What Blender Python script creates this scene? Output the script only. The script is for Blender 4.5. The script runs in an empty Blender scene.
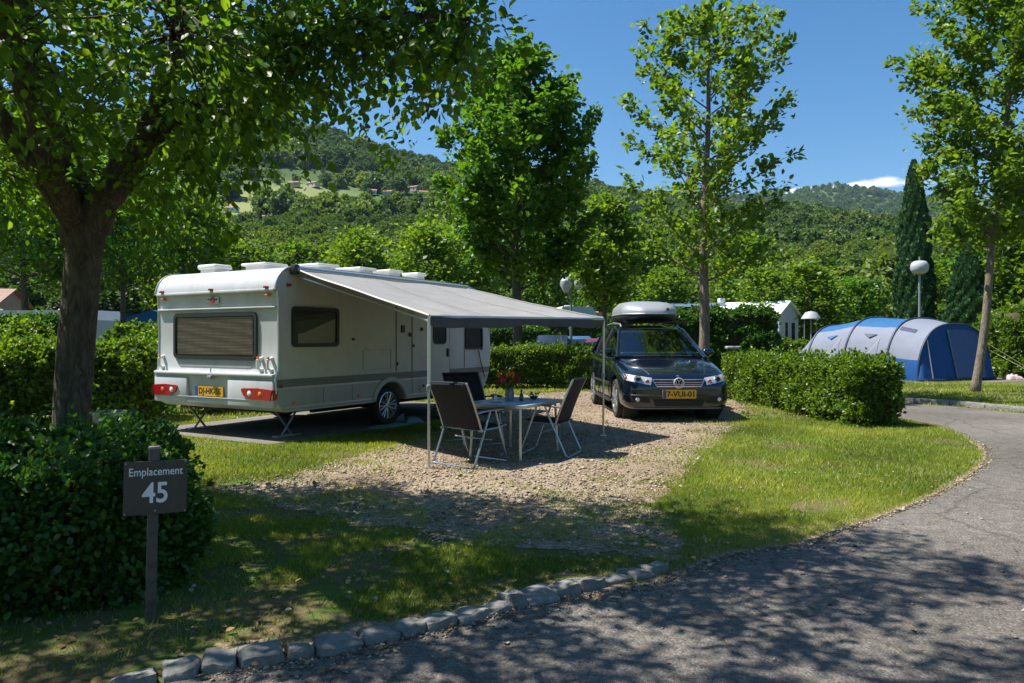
import bpy, bmesh, math, random
import numpy as np
from mathutils import Vector, Matrix, noise
from mathutils.geometry import tessellate_polygon

R = math.radians
PI = math.pi
random.seed(7)
SC = bpy.context.scene
COL = SC.collection

CAM_H, FPX, CX, HY = 1.5, 740.0, 512.0, 338.0
SUN_DIR = Vector((-0.97, 0.13, 0)).normalized()      # horizontal direction towards the sun
SUN_EL = R(60)


def G(px, py):
    """ground position measured in the photograph"""
    y = CAM_H * FPX / (py - HY)
    return ((px - CX) / FPX * y, y)


def at(px, py, y):
    """point at a known distance y"""
    return ((px - CX) / FPX * y, y, CAM_H + (HY - py) / FPX * y)


# ------------------------------------------------------------------ materials
def nodes_of(m):
    m.use_nodes = True
    nt = m.node_tree
    nt.nodes.clear()
    return nt, nt.nodes, nt.links


def ramp(n, stops):
    r = n.new('ShaderNodeValToRGB')
    e = r.color_ramp.elements
    while len(e) > 1:
        e.remove(e[-1])
    e[0].position = stops[0][0]
    e[0].color = (*stops[0][1], 1)
    for p, c in stops[1:]:
        k = e.new(p)
        k.color = (*c, 1)
    return r


def pm(name, col, rough=.5, metal=0., var=.12, vscale=6., bump=0., bscale=60., spec=.5, coat=0., dirt=None, dirt_amt=.0, alpha=None):
    m = bpy.data.materials.new(name)
    nt, n, l = nodes_of(m)
    out = n.new('ShaderNodeOutputMaterial')
    b = n.new('ShaderNodeBsdfPrincipled')
    l.new(b.outputs[0], out.inputs[0])
    tc = n.new('ShaderNodeTexCoord')
    nz = n.new('ShaderNodeTexNoise')
    nz.inputs['Scale'].default_value = vscale
    nz.inputs['Detail'].default_value = 6
    nz.inputs['Roughness'].default_value = .65
    l.new(tc.outputs['Object'], nz.inputs['Vector'])
    lo = tuple(c * (1 - var) for c in col)
    hi = tuple(min(1, c * (1 + var)) for c in col)
    rp = ramp(n, [(.3, lo), (.7, hi)])
    l.new(nz.outputs['Fac'], rp.inputs[0])
    src = rp.outputs[0]
    if dirt:
        n2 = n.new('ShaderNodeTexNoise')
        n2.inputs['Scale'].default_value = vscale * .45
        n2.inputs['Detail'].default_value = 8
        n2.inputs['Roughness'].default_value = .7
        mp = n.new('ShaderNodeMapping')
        mp.inputs['Scale'].default_value = (2.4, 2.4, .3)
        l.new(tc.outputs['Object'], mp.inputs[0])
        l.new(mp.outputs[0], n2.inputs['Vector'])
        r2 = ramp(n, [(.48, (0, 0, 0)), (.72, (dirt_amt,) * 3)])
        l.new(n2.outputs['Fac'], r2.inputs[0])
        mx = n.new('ShaderNodeMixRGB')
        mx.inputs[2].default_value = (*dirt, 1)
        l.new(r2.outputs[0], mx.inputs[0])
        l.new(src, mx.inputs[1])
        src = mx.outputs[0]
    l.new(src, b.inputs['Base Color'])
    b.inputs['Roughness'].default_value = rough
    b.inputs['Metallic'].default_value = metal
    b.inputs['Specular IOR Level'].default_value = spec
    b.inputs['Coat Weight'].default_value = coat
    b.inputs['Coat Roughness'].default_value = .04
    if bump:
        n3 = n.new('ShaderNodeTexNoise')
        n3.inputs['Scale'].default_value = bscale
        n3.inputs['Detail'].default_value = 5
        l.new(tc.outputs['Object'], n3.inputs['Vector'])
        bp = n.new('ShaderNodeBump')
        bp.inputs['Strength'].default_value = bump
        bp.inputs['Distance'].default_value = .02
        l.new(n3.outputs['Fac'], bp.inputs['Height'])
        l.new(bp.outputs[0], b.inputs['Normal'])
    return m


def leaf_mat(name, dark, mid, light, trans=.35, tcol=None, rough=.45, by_object=False, spec=.4):
    m = bpy.data.materials.new(name)
    nt, n, l = nodes_of(m)
    out = n.new('ShaderNodeOutputMaterial')
    b = n.new('ShaderNodeBsdfPrincipled')
    b.inputs['Roughness'].default_value = rough
    b.inputs['Specular IOR Level'].default_value = spec
    a = n.new('ShaderNodeAttribute')
    a.attribute_name = 'rnd'
    fac = a.outputs['Fac']
    if by_object:
        tn_ = n.new('ShaderNodeAttribute'); tn_.attribute_name = 'tone'; tn_.attribute_type = 'INSTANCER'
        oi = n.new('ShaderNodeObjectInfo')
        ad = n.new('ShaderNodeMath'); ad.operation = 'MULTIPLY_ADD'
        ad.inputs[1].default_value = .28
        l.new(a.outputs['Fac'], ad.inputs[0])
        m2 = n.new('ShaderNodeMath'); m2.operation = 'MULTIPLY'
        m2.inputs[1].default_value = .32
        l.new(oi.outputs['Random'], m2.inputs[0])
        m3 = n.new('ShaderNodeMath'); m3.operation = 'MULTIPLY_ADD'; m3.inputs[1].default_value = .40
        l.new(tn_.outputs['Fac'], m3.inputs[0]); l.new(m2.outputs[0], m3.inputs[2])
        l.new(m3.outputs[0], ad.inputs[2])
        fac = ad.outputs[0]
    rp = ramp(n, [(0, dark), (.55, mid), (1, light)])
    l.new(fac, rp.inputs[0])
    l.new(rp.outputs[0], b.inputs['Base Color'])
    t = n.new('ShaderNodeBsdfTranslucent')
    hs = n.new('ShaderNodeMixRGB'); hs.blend_type = 'MULTIPLY'; hs.inputs[0].default_value = 1
    hs.inputs[2].default_value = (*(tcol or (1.9, 1.7, .7)), 1)
    l.new(rp.outputs[0], hs.inputs[1])
    l.new(hs.outputs[0], t.inputs[0])
    mx = n.new('ShaderNodeMixShader')
    mx.inputs[0].default_value = trans
    l.new(b.outputs[0], mx.inputs[1]); l.new(t.outputs[0], mx.inputs[2])
    l.new(mx.outputs[0], out.inputs[0])
    return m


def glass_mat(name, tint=(.35, .42, .42), mixf=.55, rough=.02, ior=1.6):
    """tinted window glass: fresnel reflection over a tinted see-through"""
    m = bpy.data.materials.new(name)
    nt, n, l = nodes_of(m)
    out = n.new('ShaderNodeOutputMaterial')
    tr = n.new('ShaderNodeBsdfTransparent'); tr.inputs[0].default_value = (*tint, 1)
    gl = n.new('ShaderNodeBsdfGlossy'); gl.inputs['Roughness'].default_value = rough
    gl.inputs[0].default_value = (.9, .95, 1, 1)
    fr = n.new('ShaderNodeLayerWeight')                      # Schlick, the same from both sides of a thin pane
    pw = n.new('ShaderNodeMath'); pw.operation = 'POWER'; pw.inputs[1].default_value = 5
    l.new(fr.outputs['Facing'], pw.inputs[0])
    f0 = ((ior - 1) / (ior + 1)) ** 2 * 1.7 + mixf * .03
    mul = n.new('ShaderNodeMath'); mul.operation = 'MULTIPLY_ADD'
    mul.inputs[1].default_value = 1 - f0; mul.inputs[2].default_value = f0
    l.new(pw.outputs[0], mul.inputs[0])
    mx = n.new('ShaderNodeMixShader')
    l.new(mul.outputs[0], mx.inputs[0])
    l.new(tr.outputs[0], mx.inputs[1]); l.new(gl.outputs[0], mx.inputs[2])
    l.new(mx.outputs[0], out.inputs[0])
    return m


def fabric_mat(name, col, trans=.25, rough=.8, weave=900, var=.08):
    m = pm(name, col, rough, 0, var, 3., bump=.15, bscale=weave, spec=.2)
    nt = m.node_tree; n, l = nt.nodes, nt.links
    b = [x for x in n if x.type == 'BSDF_PRINCIPLED'][0]
    out = [x for x in n if x.type == 'OUTPUT_MATERIAL'][0]
    if trans > 0:
        t = n.new('ShaderNodeBsdfTranslucent'); t.inputs[0].default_value = (*col, 1)
        mx = n.new('ShaderNodeMixShader'); mx.inputs[0].default_value = trans
        l.new(b.outputs[0], mx.inputs[1]); l.new(t.outputs[0], mx.inputs[2]); l.new(mx.outputs[0], out.inputs[0])
    return m


# ------------------------------------------------------------------ mesh builder
class MB:
    def __init__(self):
        self.v, self.f = [], []

    def add(self, vs, fs):
        o = len(self.v)
        self.v += [tuple(p) for p in vs]
        self.f += [tuple(i + o for i in f) for f in fs]
        return self

    def box(self, c, s, rot=None, taper=1.):
        x, y, z = s[0] / 2, s[1] / 2, s[2] / 2
        vs = []
        for dz, k in ((-z, 1), (z, taper)):
            for dx, dy in ((-x, -y), (x, -y), (x, y), (-x, y)):
                p = Vector((dx * k, dy * k, dz))
                if rot is not None:
                    p = rot @ p
                vs.append(p + Vector(c))
        return self.add(vs, [(3, 2, 1, 0), (4, 5, 6, 7), (0, 1, 5, 4), (1, 2, 6, 5), (2, 3, 7, 6), (3, 0, 4, 7)])

    def rbox(self, c, s, r=.01, rot=None, seg=2):
        bm = bmesh.new()
        bmesh.ops.create_cube(bm, size=1)
        for v in bm.verts:
            v.co = Vector((v.co.x * s[0], v.co.y * s[1], v.co.z * s[2]))
        bmesh.ops.bevel(bm, geom=bm.edges[:], offset=r, segments=seg, profile=.5, affect='EDGES')
        bm.verts.ensure_lookup_table()
        vs = [((rot @ v.co) if rot is not None else v.co) + Vector(c) for v in bm.verts]
        fs = [[v.index for v in f.verts] for f in bm.faces]
        bm.free()
        return self.add(vs, fs)

    def tube(self, pts, r, n=8, cap=True):
        pts = [Vector(p) for p in pts]
        rs = r if isinstance(r, (list, tuple)) else [r] * len(pts)
        vs, fs = [], []
        up = None
        for i, p in enumerate(pts):
            a = pts[max(i - 1, 0)]; b = pts[min(i + 1, len(pts) - 1)]
            d = (b - a)
            d = d.normalized() if d.length > 1e-9 else Vector((0, 0, 1))
            if up is None:
                up = Vector((0, 0, 1)) if abs(d.z) < .9 else Vector((1, 0, 0))
            x = d.cross(up).normalized(); y = x.cross(d).normalized(); up = y
            for k in range(n):
                t = 2 * PI * k / n
                vs.append(p + (x * math.cos(t) + y * math.sin(t)) * rs[i])
        for i in range(len(pts) - 1):
            for k in range(n):
                k2 = (k + 1) % n
                fs.append((i * n + k, i * n + k2, (i + 1) * n + k2, (i + 1) * n + k))
        if cap:
            fs.append(tuple(range(n - 1, -1, -1)))
            fs.append(tuple((len(pts) - 1) * n + k for k in range(n)))
        return self.add(vs, fs)

    def lathe(self, prof, c=(0, 0, 0), axis='z', n=24, close=False):
        """prof: list of (radius, height along axis)"""
        vs, fs = [], []
        for r, h in prof:
            for k in range(n):
                t = 2 * PI * k / n
                a, b = r * math.cos(t), r * math.sin(t)
                p = (a, b, h) if axis == 'z' else ((a, h, b) if axis == 'y' else (h, a, b))
                vs.append((p[0] + c[0], p[1] + c[1], p[2] + c[2]))
        m = len(prof)
        for i in range(m - 1 + (1 if close else 0)):
            j = (i + 1) % m
            for k in range(n):
                k2 = (k + 1) % n
                fs.append((i * n + k, i * n + k2, j * n + k2, j * n + k))
        if not close:
            if prof[0][0] > 1e-6: fs.append(tuple(range(n - 1, -1, -1)))
            if prof[-1][0] > 1e-6: fs.append(tuple((m - 1) * n + k for k in range(n)))
        return self.add(vs, fs)

    def plate(self, o, U, V, poly, depth, N=None):
        """polygon in the plane o,U,V pushed out along N by depth"""
        o, U, V = Vector(o), Vector(U), Vector(V)
        N = Vector(N) if N is not None else U.cross(V).normalized()
        k = len(poly)
        a = [o + U * p[0] + V * p[1] for p in poly]
        b = [p + N * depth for p in a]
        fs = [tuple(range(k - 1, -1, -1)), tuple(range(k, 2 * k))]
        fs += [(i, (i + 1) % k, k + (i + 1) % k, k + i) for i in range(k)]
        return self.add(a + b, fs)

    def ring(self, o, U, V, outer, inner, depth, N=None):
        o, U, V = Vector(o), Vector(U), Vector(V)
        N = Vector(N) if N is not None else U.cross(V).normalized()
        k = len(outer)
        vs = []
        for poly, d in ((outer, 0), (inner, 0), (outer, depth), (inner, depth)):
            vs += [o + U * p[0] + V * p[1] + N * d for p in poly]
        fs = []
        for i in range(k):
            j = (i + 1) % k
            fs += [(i, j, 2 * k + j, 2 * k + i), (k + j, k + i, 3 * k + i, 3 * k + j), (2 * k + i, 2 * k + j, 3 * k + j, 3 * k + i), (j, i, k + i, k + j)]
        return self.add(vs, fs)

    def grid(self, rows, closed_u=False):
        """rows: list of equal-length point lists"""
        m, k = len(rows), len(rows[0])
        fs = []
        for i in range(m - 1):
            for j in range(k - 1 + (1 if closed_u else 0)):
                j2 = (j + 1) % k
                fs.append((i * k + j, i * k + j2, (i + 1) * k + j2, (i + 1) * k + j))
        return self.add([p for r in rows for p in r], fs)

    def sheet(self, rows, th):
        """a grid with thickness: copies it along z by -th and closes the rim"""
        m, k = len(rows), len(rows[0])
        top = [Vector(p) for r in rows for p in r]
        bot = [p - Vector((0, 0, th)) for p in top]
        o = m * k
        fs = []
        for i in range(m - 1):
            for j in range(k - 1):
                q = (i * k + j, i * k + j + 1, (i + 1) * k + j + 1, (i + 1) * k + j)
                fs.append(q); fs.append(tuple(x + o for x in reversed(q)))
        for j in range(k - 1):
            fs.append((j + 1, j, o + j, o + j + 1)); b = (m - 1) * k
            fs.append((b + j, b + j + 1, o + b + j + 1, o + b + j))
        for i in range(m - 1):
            fs.append((i * k, (i + 1) * k, o + (i + 1) * k, o + i * k)); e = k - 1
            fs.append(((i + 1) * k + e, i * k + e, o + i * k + e, o + (i + 1) * k + e))
        return self.add(top + bot, fs)

    def build(self, name, mat, parent=None, smooth=True, sharp=35, off=None, subsurf=0, fix=True):
        me = bpy.data.meshes.new(name)
        vs = self.v if off is None else [(p[0] - off[0], p[1] - off[1], p[2] - off[2]) for p in self.v]
        me.from_pydata(vs, [], self.f)
        if fix:
            bm = bmesh.new(); bm.from_mesh(me)
            bmesh.ops.recalc_face_normals(bm, faces=bm.faces[:])
            bm.to_mesh(me); bm.free()
        return link(name, me, mat, parent, smooth, sharp, subsurf)


def link(name, me, mat, parent=None, smooth=True, sharp=35, subsurf=0):
    o = bpy.data.objects.new(name, me)
    COL.objects.link(o)
    if mat is not None:
        me.materials.append(mat)
    if smooth and len(me.polygons):
        me.polygons.foreach_set('use_smooth', np.ones(len(me.polygons), dtype=bool))
        if sharp and not subsurf:
            me.set_sharp_from_angle(angle=R(sharp))
    if subsurf:
        md = o.modifiers.new('sub', 'SUBSURF'); md.levels = subsurf; md.render_levels = subsurf
    if parent is not None:
        o.parent = parent
    return o


def tag(o, label=None, cat=None, group=None, kind=None):
    if label: o['label'] = label
    if cat: o['category'] = cat
    if group: o['group'] = group
    if kind: o['kind'] = kind
    return o


def thing(name, label, cat, loc=(0, 0, 0), rotz=0, group=None):
    o = bpy.data.objects.new(name, None)
    o.empty_display_size = .2
    COL.objects.link(o)
    o.location = loc
    o.rotation_euler = (0, 0, rotz)
    return tag(o, label, cat, group)


def dup(o, parent=None, loc=None, rotz=None, label=None, scale=None):
    c = o.copy()
    COL.objects.link(c)
    if parent is not None:
        c.parent = parent
    if loc is not None: c.location = loc
    if rotz is not None: c.rotation_euler = (0, 0, rotz)
    if label: c['label'] = label
    if scale is not None: c.scale = scale
    for ch in [x for x in COL.objects if x.parent == o]:
        dup(ch, c)
    return c


def rrect(w, h, r, n=5, cx=0, cy=0):
    out = []
    for sx, sy, a0 in ((1, 1, 0), (-1, 1, 90), (-1, -1, 180), (1, -1, 270)):
        for k in range(n + 1):
            a = R(a0 + 90 * k / n)
            out.append((cx + sx * (w / 2 - r) + r * math.cos(a), cy + sy * (h / 2 - r) + r * math.sin(a)))
    return out


def circ(r, n=24, cx=0, cy=0, sq=1.):
    return [(cx + r * math.cos(2 * PI * k / n), cy + r * sq * math.sin(2 * PI * k / n)) for k in range(n)]


def text_obj(name, body, size, mat, parent, M, depth=.001, width=None, bold=0.0, space=1.0):
    cu = bpy.data.curves.new(name, 'FONT')
    cu.body = body; cu.size = size; cu.extrude = depth; cu.align_x = 'CENTER'; cu.align_y = 'CENTER'
    cu.offset = bold; cu.space_character = space
    t = bpy.data.objects.new(name, cu); COL.objects.link(t)
    bpy.context.view_layer.update()
    dg = bpy.context.evaluated_depsgraph_get()
    me = bpy.data.meshes.new_from_object(t.evaluated_get(dg))
    bpy.data.objects.remove(t)
    me.name = name
    if width:
        xs = [v.co.x for v in me.vertices]
        k = width / (max(xs) - min(xs))
        for v in me.vertices: v.co.x *= k
    me.transform(M)
    me.materials.clear()
    return link(name, me, mat, parent, smooth=False)


def np_mesh(name, verts, faces, rnd=None):
    """verts (N,3), faces (M,k) -> mesh, fast; rnd a float per vertex"""
    me = bpy.data.meshes.new(name)
    N, (M, k) = len(verts), faces.shape
    me.vertices.add(N)
    me.vertices.foreach_set('co', np.ascontiguousarray(verts, dtype=np.float32).ravel())
    me.loops.add(M * k)
    me.loops.foreach_set('vertex_index', np.ascontiguousarray(faces, dtype=np.int32).ravel())
    me.polygons.add(M)
    me.polygons.foreach_set('loop_start', np.arange(0, M * k, k, dtype=np.int32))
    me.update(calc_edges=True)
    if rnd is not None:
        a = me.attributes.new('rnd', 'FLOAT', 'POINT')
        a.data.foreach_set('value', np.ascontiguousarray(rnd, dtype=np.float32))
    me.validate()
    return me


LEAF6 = (np.array([(0, 0, 0), (.28, .30, .07), (.66, .31, .06), (1, 0, -.10), (.66, -.31, .06), (.28, -.30, .07)]), np.array([(0, 1, 2, 3), (0, 3, 4, 5)]))
LEAF4 = (np.array([(0, 0, 0), (.5, .40, .08), (1, 0, -.06), (.5, -.40, .08)]), np.array([(0, 1, 2, 3)]))


def unit(a):
    return a / np.maximum(np.linalg.norm(a, axis=-1, keepdims=True), 1e-9)


def leaf_mesh(name, rng, pos, axis, nor, size, tmpl=LEAF6, rnd=None):
    """one small folded blade per position"""
    pos, axis, nor = np.asarray(pos), unit(np.asarray(axis)), np.asarray(nor)
    side = unit(np.cross(nor, axis))
    n2 = np.cross(axis, side)
    T, F = tmpl
    s = np.asarray(size)[:, None, None]
    V = pos[:, None, :] + s * (T[None, :, 0:1] * axis[:, None, :] + T[None, :, 1:2] * side[:, None, :] + T[None, :, 2:3] * n2[:, None, :])
    k = len(T)
    N = len(pos)
    faces = (F[None] + (np.arange(N) * k)[:, None, None]).reshape(-1, F.shape[1])
    if rnd is None:
        rnd = np.clip(rng.beta(2.2, 2.2, N), 0, 1)
    return np_mesh(name, V.reshape(-1, 3), faces, np.repeat(rnd, k))


def clump_noise(p, f, seed=0.):
    return np.array([noise.noise(Vector((x * f + seed, y * f - seed, z * f))) for x, y, z in p])


def inside(poly, x, y):
    """vectorised point in polygon"""
    x, y = np.asarray(x), np.asarray(y)
    c = np.zeros(x.shape, dtype=bool)
    n = len(poly)
    for i in range(n):
        x1, y1 = poly[i]; x2, y2 = poly[(i + 1) % n]
        if y1 == y2: continue
        c ^= ((y1 > y) != (y2 > y)) & (x < (x2 - x1) * (y - y1) / (y2 - y1) + x1)
    return c


def dist_poly(poly, x, y, closed=True):
    d = np.full(np.shape(x), 1e9)
    n = len(poly)
    for i in range(n if closed else n - 1):
        ax, ay = poly[i]; bx, by = poly[(i + 1) % n]
        L = (bx - ax) ** 2 + (by - ay) ** 2 + 1e-12
        t = np.clip(((x - ax) * (bx - ax) + (y - ay) * (by - ay)) / L, 0, 1)
        d = np.minimum(d, np.hypot(x - ax - t * (bx - ax), y - ay - t * (by - ay)))
    return d


def rough_edge(poly, step=.15, amp=.06, f=2.2, closed=True):
    out = []
    n = len(poly)
    for i in range(n):
        a = Vector(poly[i]); b = Vector(poly[(i + 1) % n])
        k = max(1, min(60, int((b - a).length / step)))
        nn = Vector((-(b - a).y, (b - a).x)).normalized()
        for j in range(k):
            p = a.lerp(b, j / k)
            p += nn * amp * (noise.noise(Vector((p.x * f, p.y * f, 3))) + .6 * noise.noise(Vector((p.x * f * 3, p.y * f * 3, 9))))
            out.append((p.x, p.y))
    return out


def chaikin(poly, it=2):
    for _ in range(it):
        q = []
        for i in range(len(poly)):
            a, b = poly[i], poly[(i + 1) % len(poly)]
            q += [(a[0] * .75 + b[0] * .25, a[1] * .75 + b[1] * .25), (a[0] * .25 + b[0] * .75, a[1] * .25 + b[1] * .75)]
        poly = q
    return poly


ORD = ['first', 'second', 'third', 'fourth', 'fifth', 'sixth', 'seventh', 'eighth', 'ninth', 'tenth', 'eleventh', 'twelfth', 'thirteenth', 'fourteenth', 'fifteenth', 'sixteenth', 'seventeenth']
# ------------------------------------------------------------------ camera, sky, sun
cam = bpy.data.objects.new('camera', bpy.data.cameras.new('camera'))
COL.objects.link(cam)
cam.location = (0, 0, CAM_H)
cam.rotation_euler = (R(90), 0, 0)
cam.data.sensor_width = 36
cam.data.lens = FPX * 36 / 1024
cam.data.shift_y = -3.5 / 1024
cam.data.clip_end = 20000
cam.data.clip_start = .05
SC.camera = cam

w = bpy.data.worlds.new('World'); SC.world = w; w.use_nodes = True
nt = w.node_tree; n, l = nt.nodes, nt.links
n.clear()
wo = n.new('ShaderNodeOutputWorld'); bg = n.new('ShaderNodeBackground')
sky = n.new('ShaderNodeTexSky'); sky.sky_type = 'NISHITA'; sky.sun_disc = False
sky.sun_elevation = SUN_EL
sky.sun_rotation = math.atan2(SUN_DIR.x, SUN_DIR.y)
sky.altitude = 200; sky.air_density = 1.0; sky.dust_density = .8; sky.ozone_density = 2.6
hs = n.new('ShaderNodeHueSaturation'); hs.inputs['Saturation'].default_value = 1.30; hs.inputs['Hue'].default_value = .497
bg.inputs[1].default_value = .079
l.new(sky.outputs[0], hs.inputs['Color'])
# small fair-weather clouds low over the far ridge: noise on the sky direction
tc = n.new('ShaderNodeTexCoord'); sx = n.new('ShaderNodeSeparateXYZ')
l.new(tc.outputs['Generated'], sx.inputs[0])
mp = n.new('ShaderNodeMapping'); mp.inputs['Scale'].default_value = (9, 9, 26); mp.inputs['Location'].default_value = (1.35, .2, .6)
l.new(tc.outputs['Generated'], mp.inputs[0])
nz = n.new('ShaderNodeTexNoise'); nz.inputs['Scale'].default_value = 1.7; nz.inputs['Detail'].default_value = 7; nz.inputs['Roughness'].default_value = .55
l.new(mp.outputs[0], nz.inputs['Vector'])
band = ramp(n, [(.166, (0, 0, 0)), (.182, (1, 1, 1)), (.192, (.5, .5, .5)), (.206, (0, 0, 0))])
l.new(sx.outputs['Z'], band.inputs[0])
ad = n.new('ShaderNodeMath'); ad.operation = 'MULTIPLY_ADD'; ad.inputs[1].default_value = .42
l.new(band.outputs[0], ad.inputs[0]); l.new(nz.outputs['Fac'], ad.inputs[2])
cr = ramp(n, [(.84, (0, 0, 0)), (.98, (.85, .85, .85))])
l.new(ad.outputs[0], cr.inputs[0])
mxc = n.new('ShaderNodeMixRGB'); mxc.inputs[2].default_value = (9.5, 9.6, 10.2, 1)
l.new(cr.outputs[0], mxc.inputs[0]); l.new(hs.outputs[0], mxc.inputs[1])
l.new(mxc.outputs[0], bg.inputs[0]); l.new(bg.outputs[0], wo.inputs[0])

sun = bpy.data.lights.new('sun', 'SUN'); sun.energy = 5.0; sun.angle = R(.53); sun.color = (1, .955, .88)
so = bpy.data.objects.new('sun', sun); COL.objects.link(so)
sd = Vector((SUN_DIR.x * math.cos(SUN_EL), SUN_DIR.y * math.cos(SUN_EL), math.sin(SUN_EL)))
so.rotation_euler = sd.to_track_quat('Z', 'Y').to_euler()
so.location = sd * 40

SC.view_settings.view_transform = 'Standard'
SC.view_settings.look = 'None'
SC.view_settings.exposure = 1.0
SC.view_settings.gamma = 1
SC.view_settings.use_curve_mapping = False
SC.render.engine = 'CYCLES'
cy = SC.cycles
cy.use_denoising = True
cy.use_adaptive_sampling = True
cy.adaptive_threshold = .012
cy.max_bounces = 8; cy.diffuse_bounces = 3; cy.glossy_bounces = 3; cy.transmission_bounces = 4
cy.transparent_max_bounces = 10; cy.volume_bounces = 0
cy.caustics_reflective = False; cy.caustics_refractive = False
cy.sample_clamp_indirect = 6

# ------------------------------------------------------------------ terrain
def lerp_tab(tab, x):
    if x <= tab[0][0]: return tab[0][1]
    for (a, b), (c, d) in zip(tab, tab[1:]):
        if x <= c: return b + (d - b) * (x - a) / (c - a)
    return tab[-1][1]

RIDGE_NEAR = [(-400, 262), (0, 250), (300, 246), (450, 250), (620, 272), (1024, 276), (1500, 270)]
RIDGE_MID = [(-400, 215), (0, 215), (160, 214), (300, 206), (450, 208), (620, 238), (800, 244), (1024, 246), (1500, 240)]
RIDGE_HIGH = [(-700, 150), (0, 112), (160, 108), (275, 120), (330, 136), (380, 154), (430, 170), (520, 187), (600, 190), (640, 202), (720, 214), (800, 214), (850, 221), (930, 226), (1024, 226), (1500, 215)]
RIDGE_FAR = [(-700, 215), (500, 210), (640, 203), (700, 202), (770, 197), (830, 189), (880, 193), (940, 199), (1024, 203), (1500, 198)]

def terrain_z(x, y):
    r = math.hypot(x, y)
    if r < 75: return 0.
    th = math.atan2(x, y)
    d = r * math.cos(th)
    a = abs(math.degrees(th))
    if a < 62:
        px = CX + FPX * math.tan(th)
        c = max(math.cos(th), .2)
        def zz(tab, rr): return CAM_H + (HY - lerp_tab(tab, px)) / FPX * rr * c
        ks = [(75, 0), (110, 1.0), (260, zz(RIDGE_NEAR, 260)), (470, zz(RIDGE_MID, 470)), (820, zz(RIDGE_HIGH, 820)), (1150, zz(RIDGE_HIGH, 820) * .72), (1700, zz(RIDGE_FAR, 2700) * .35), (2700, zz(RIDGE_FAR, 2700)), (3600, zz(RIDGE_FAR, 2700) * .8)]
    else:
        ks = [(75, 0), (110, 1), (260, 25), (820, 110), (3600, 150)]
    z = lerp_tab(ks, r)
    k = min(1, max(0, (r - 100) / 300))
    z += k * (noise.noise(Vector((x / 130, y / 130, 1))) * 9 + noise.noise(Vector((x / 45, y / 45, 4))) * 3) * min(1.6, .5 + r / 1500)
    if r > 1500: z += noise.noise(Vector((x / 420, y / 420, 7))) * 26
    return z

ths = [R(a) for a in list(np.arange(-180, -62, 4)) + list(np.arange(-62, 62, .8)) + list(np.arange(62, 180, 4))]
rs = [0.6, 20, 50, 75, 85, 95, 110, 130, 150, 175, 200, 225, 260, 300, 340, 380, 425, 470, 520, 570, 620, 680, 740, 780, 820, 880, 960, 1050, 1150, 1400, 1700, 1900, 2100, 2300, 2500, 2700, 2900, 3200, 3600]
tv = [(0, 0, 0)]; tf = []
for r in rs:
    for t in ths:
        x, y = r * math.sin(t), r * math.cos(t)
        tv.append((x, y, terrain_z(x, y)))
NT = len(ths)
for k in range(NT): tf.append((0, 1 + (k + 1) % NT, 1 + k))
for i in range(len(rs) - 1):
    for k in range(NT):
        k2 = (k + 1) % NT
        tf.append((1 + i * NT + k, 1 + i * NT + k2, 1 + (i + 1) * NT + k2, 1 + (i + 1) * NT + k))
m_terrain = bpy.data.materials.new('terrain_soil')
nt, n, l = nodes_of(m_terrain)
out = n.new('ShaderNodeOutputMaterial'); b = n.new('ShaderNodeBsdfPrincipled'); l.new(b.outputs[0], out.inputs[0])
b.inputs['Roughness'].default_value = .95; b.inputs['Specular IOR Level'].default_value = .15
geo = n.new('ShaderNodeNewGeometry')
def noise_node(n, l, src, scale, detail=6, rough=.6):
    z = n.new('ShaderNodeTexNoise'); z.inputs['Scale'].default_value = scale; z.inputs['Detail'].default_value = detail; z.inputs['Roughness'].default_value = rough
    l.new(src, z.inputs['Vector']); return z.outputs['Fac']
near = ramp(n, [(.30, (.14, .10, .06)), (.46, (.125, .10, .05)), (.55, (.075, .115, .022)), (.75, (.11, .16, .03))])
l.new(noise_node(n, l, geo.outputs['Position'], 1.3, 9, .7), near.inputs[0])
far = ramp(n, [(.38, (.035, .062, .018)), (.52, (.06, .10, .025)), (.60, (.11, .155, .05)), (.70, (.19, .21, .08))])
l.new(noise_node(n, l, geo.outputs['Position'], .006, 7, .55), far.inputs[0])
ln = n.new('ShaderNodeVectorMath'); ln.operation = 'LENGTH'; l.new(geo.outputs['Position'], ln.inputs[0])
dr = n.new('ShaderNodeMapRange'); dr.inputs[1].default_value = 70; dr.inputs[2].default_value = 130
l.new(ln.outputs['Value'], dr.inputs[0])
mx = n.new('ShaderNodeMixRGB'); l.new(dr.outputs[0], mx.inputs[0]); l.new(near.outputs[0], mx.inputs[1]); l.new(far.outputs[0], mx.inputs[2])
l.new(mx.outputs[0], b.inputs['Base Color'])
bp = n.new('ShaderNodeBump'); bp.inputs['Strength'].default_value = .6; bp.inputs['Distance'].default_value = .03
l.new(noise_node(n, l, geo.outputs['Position'], 22, 8, .7), bp.inputs['Height']); l.new(bp.outputs[0], b.inputs['Normal'])
me = bpy.data.meshes.new('terrain'); me.from_pydata(tv, [], tf)
tag(link('terrain', me, m_terrain, smooth=True, sharp=0), kind='structure')

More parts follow.
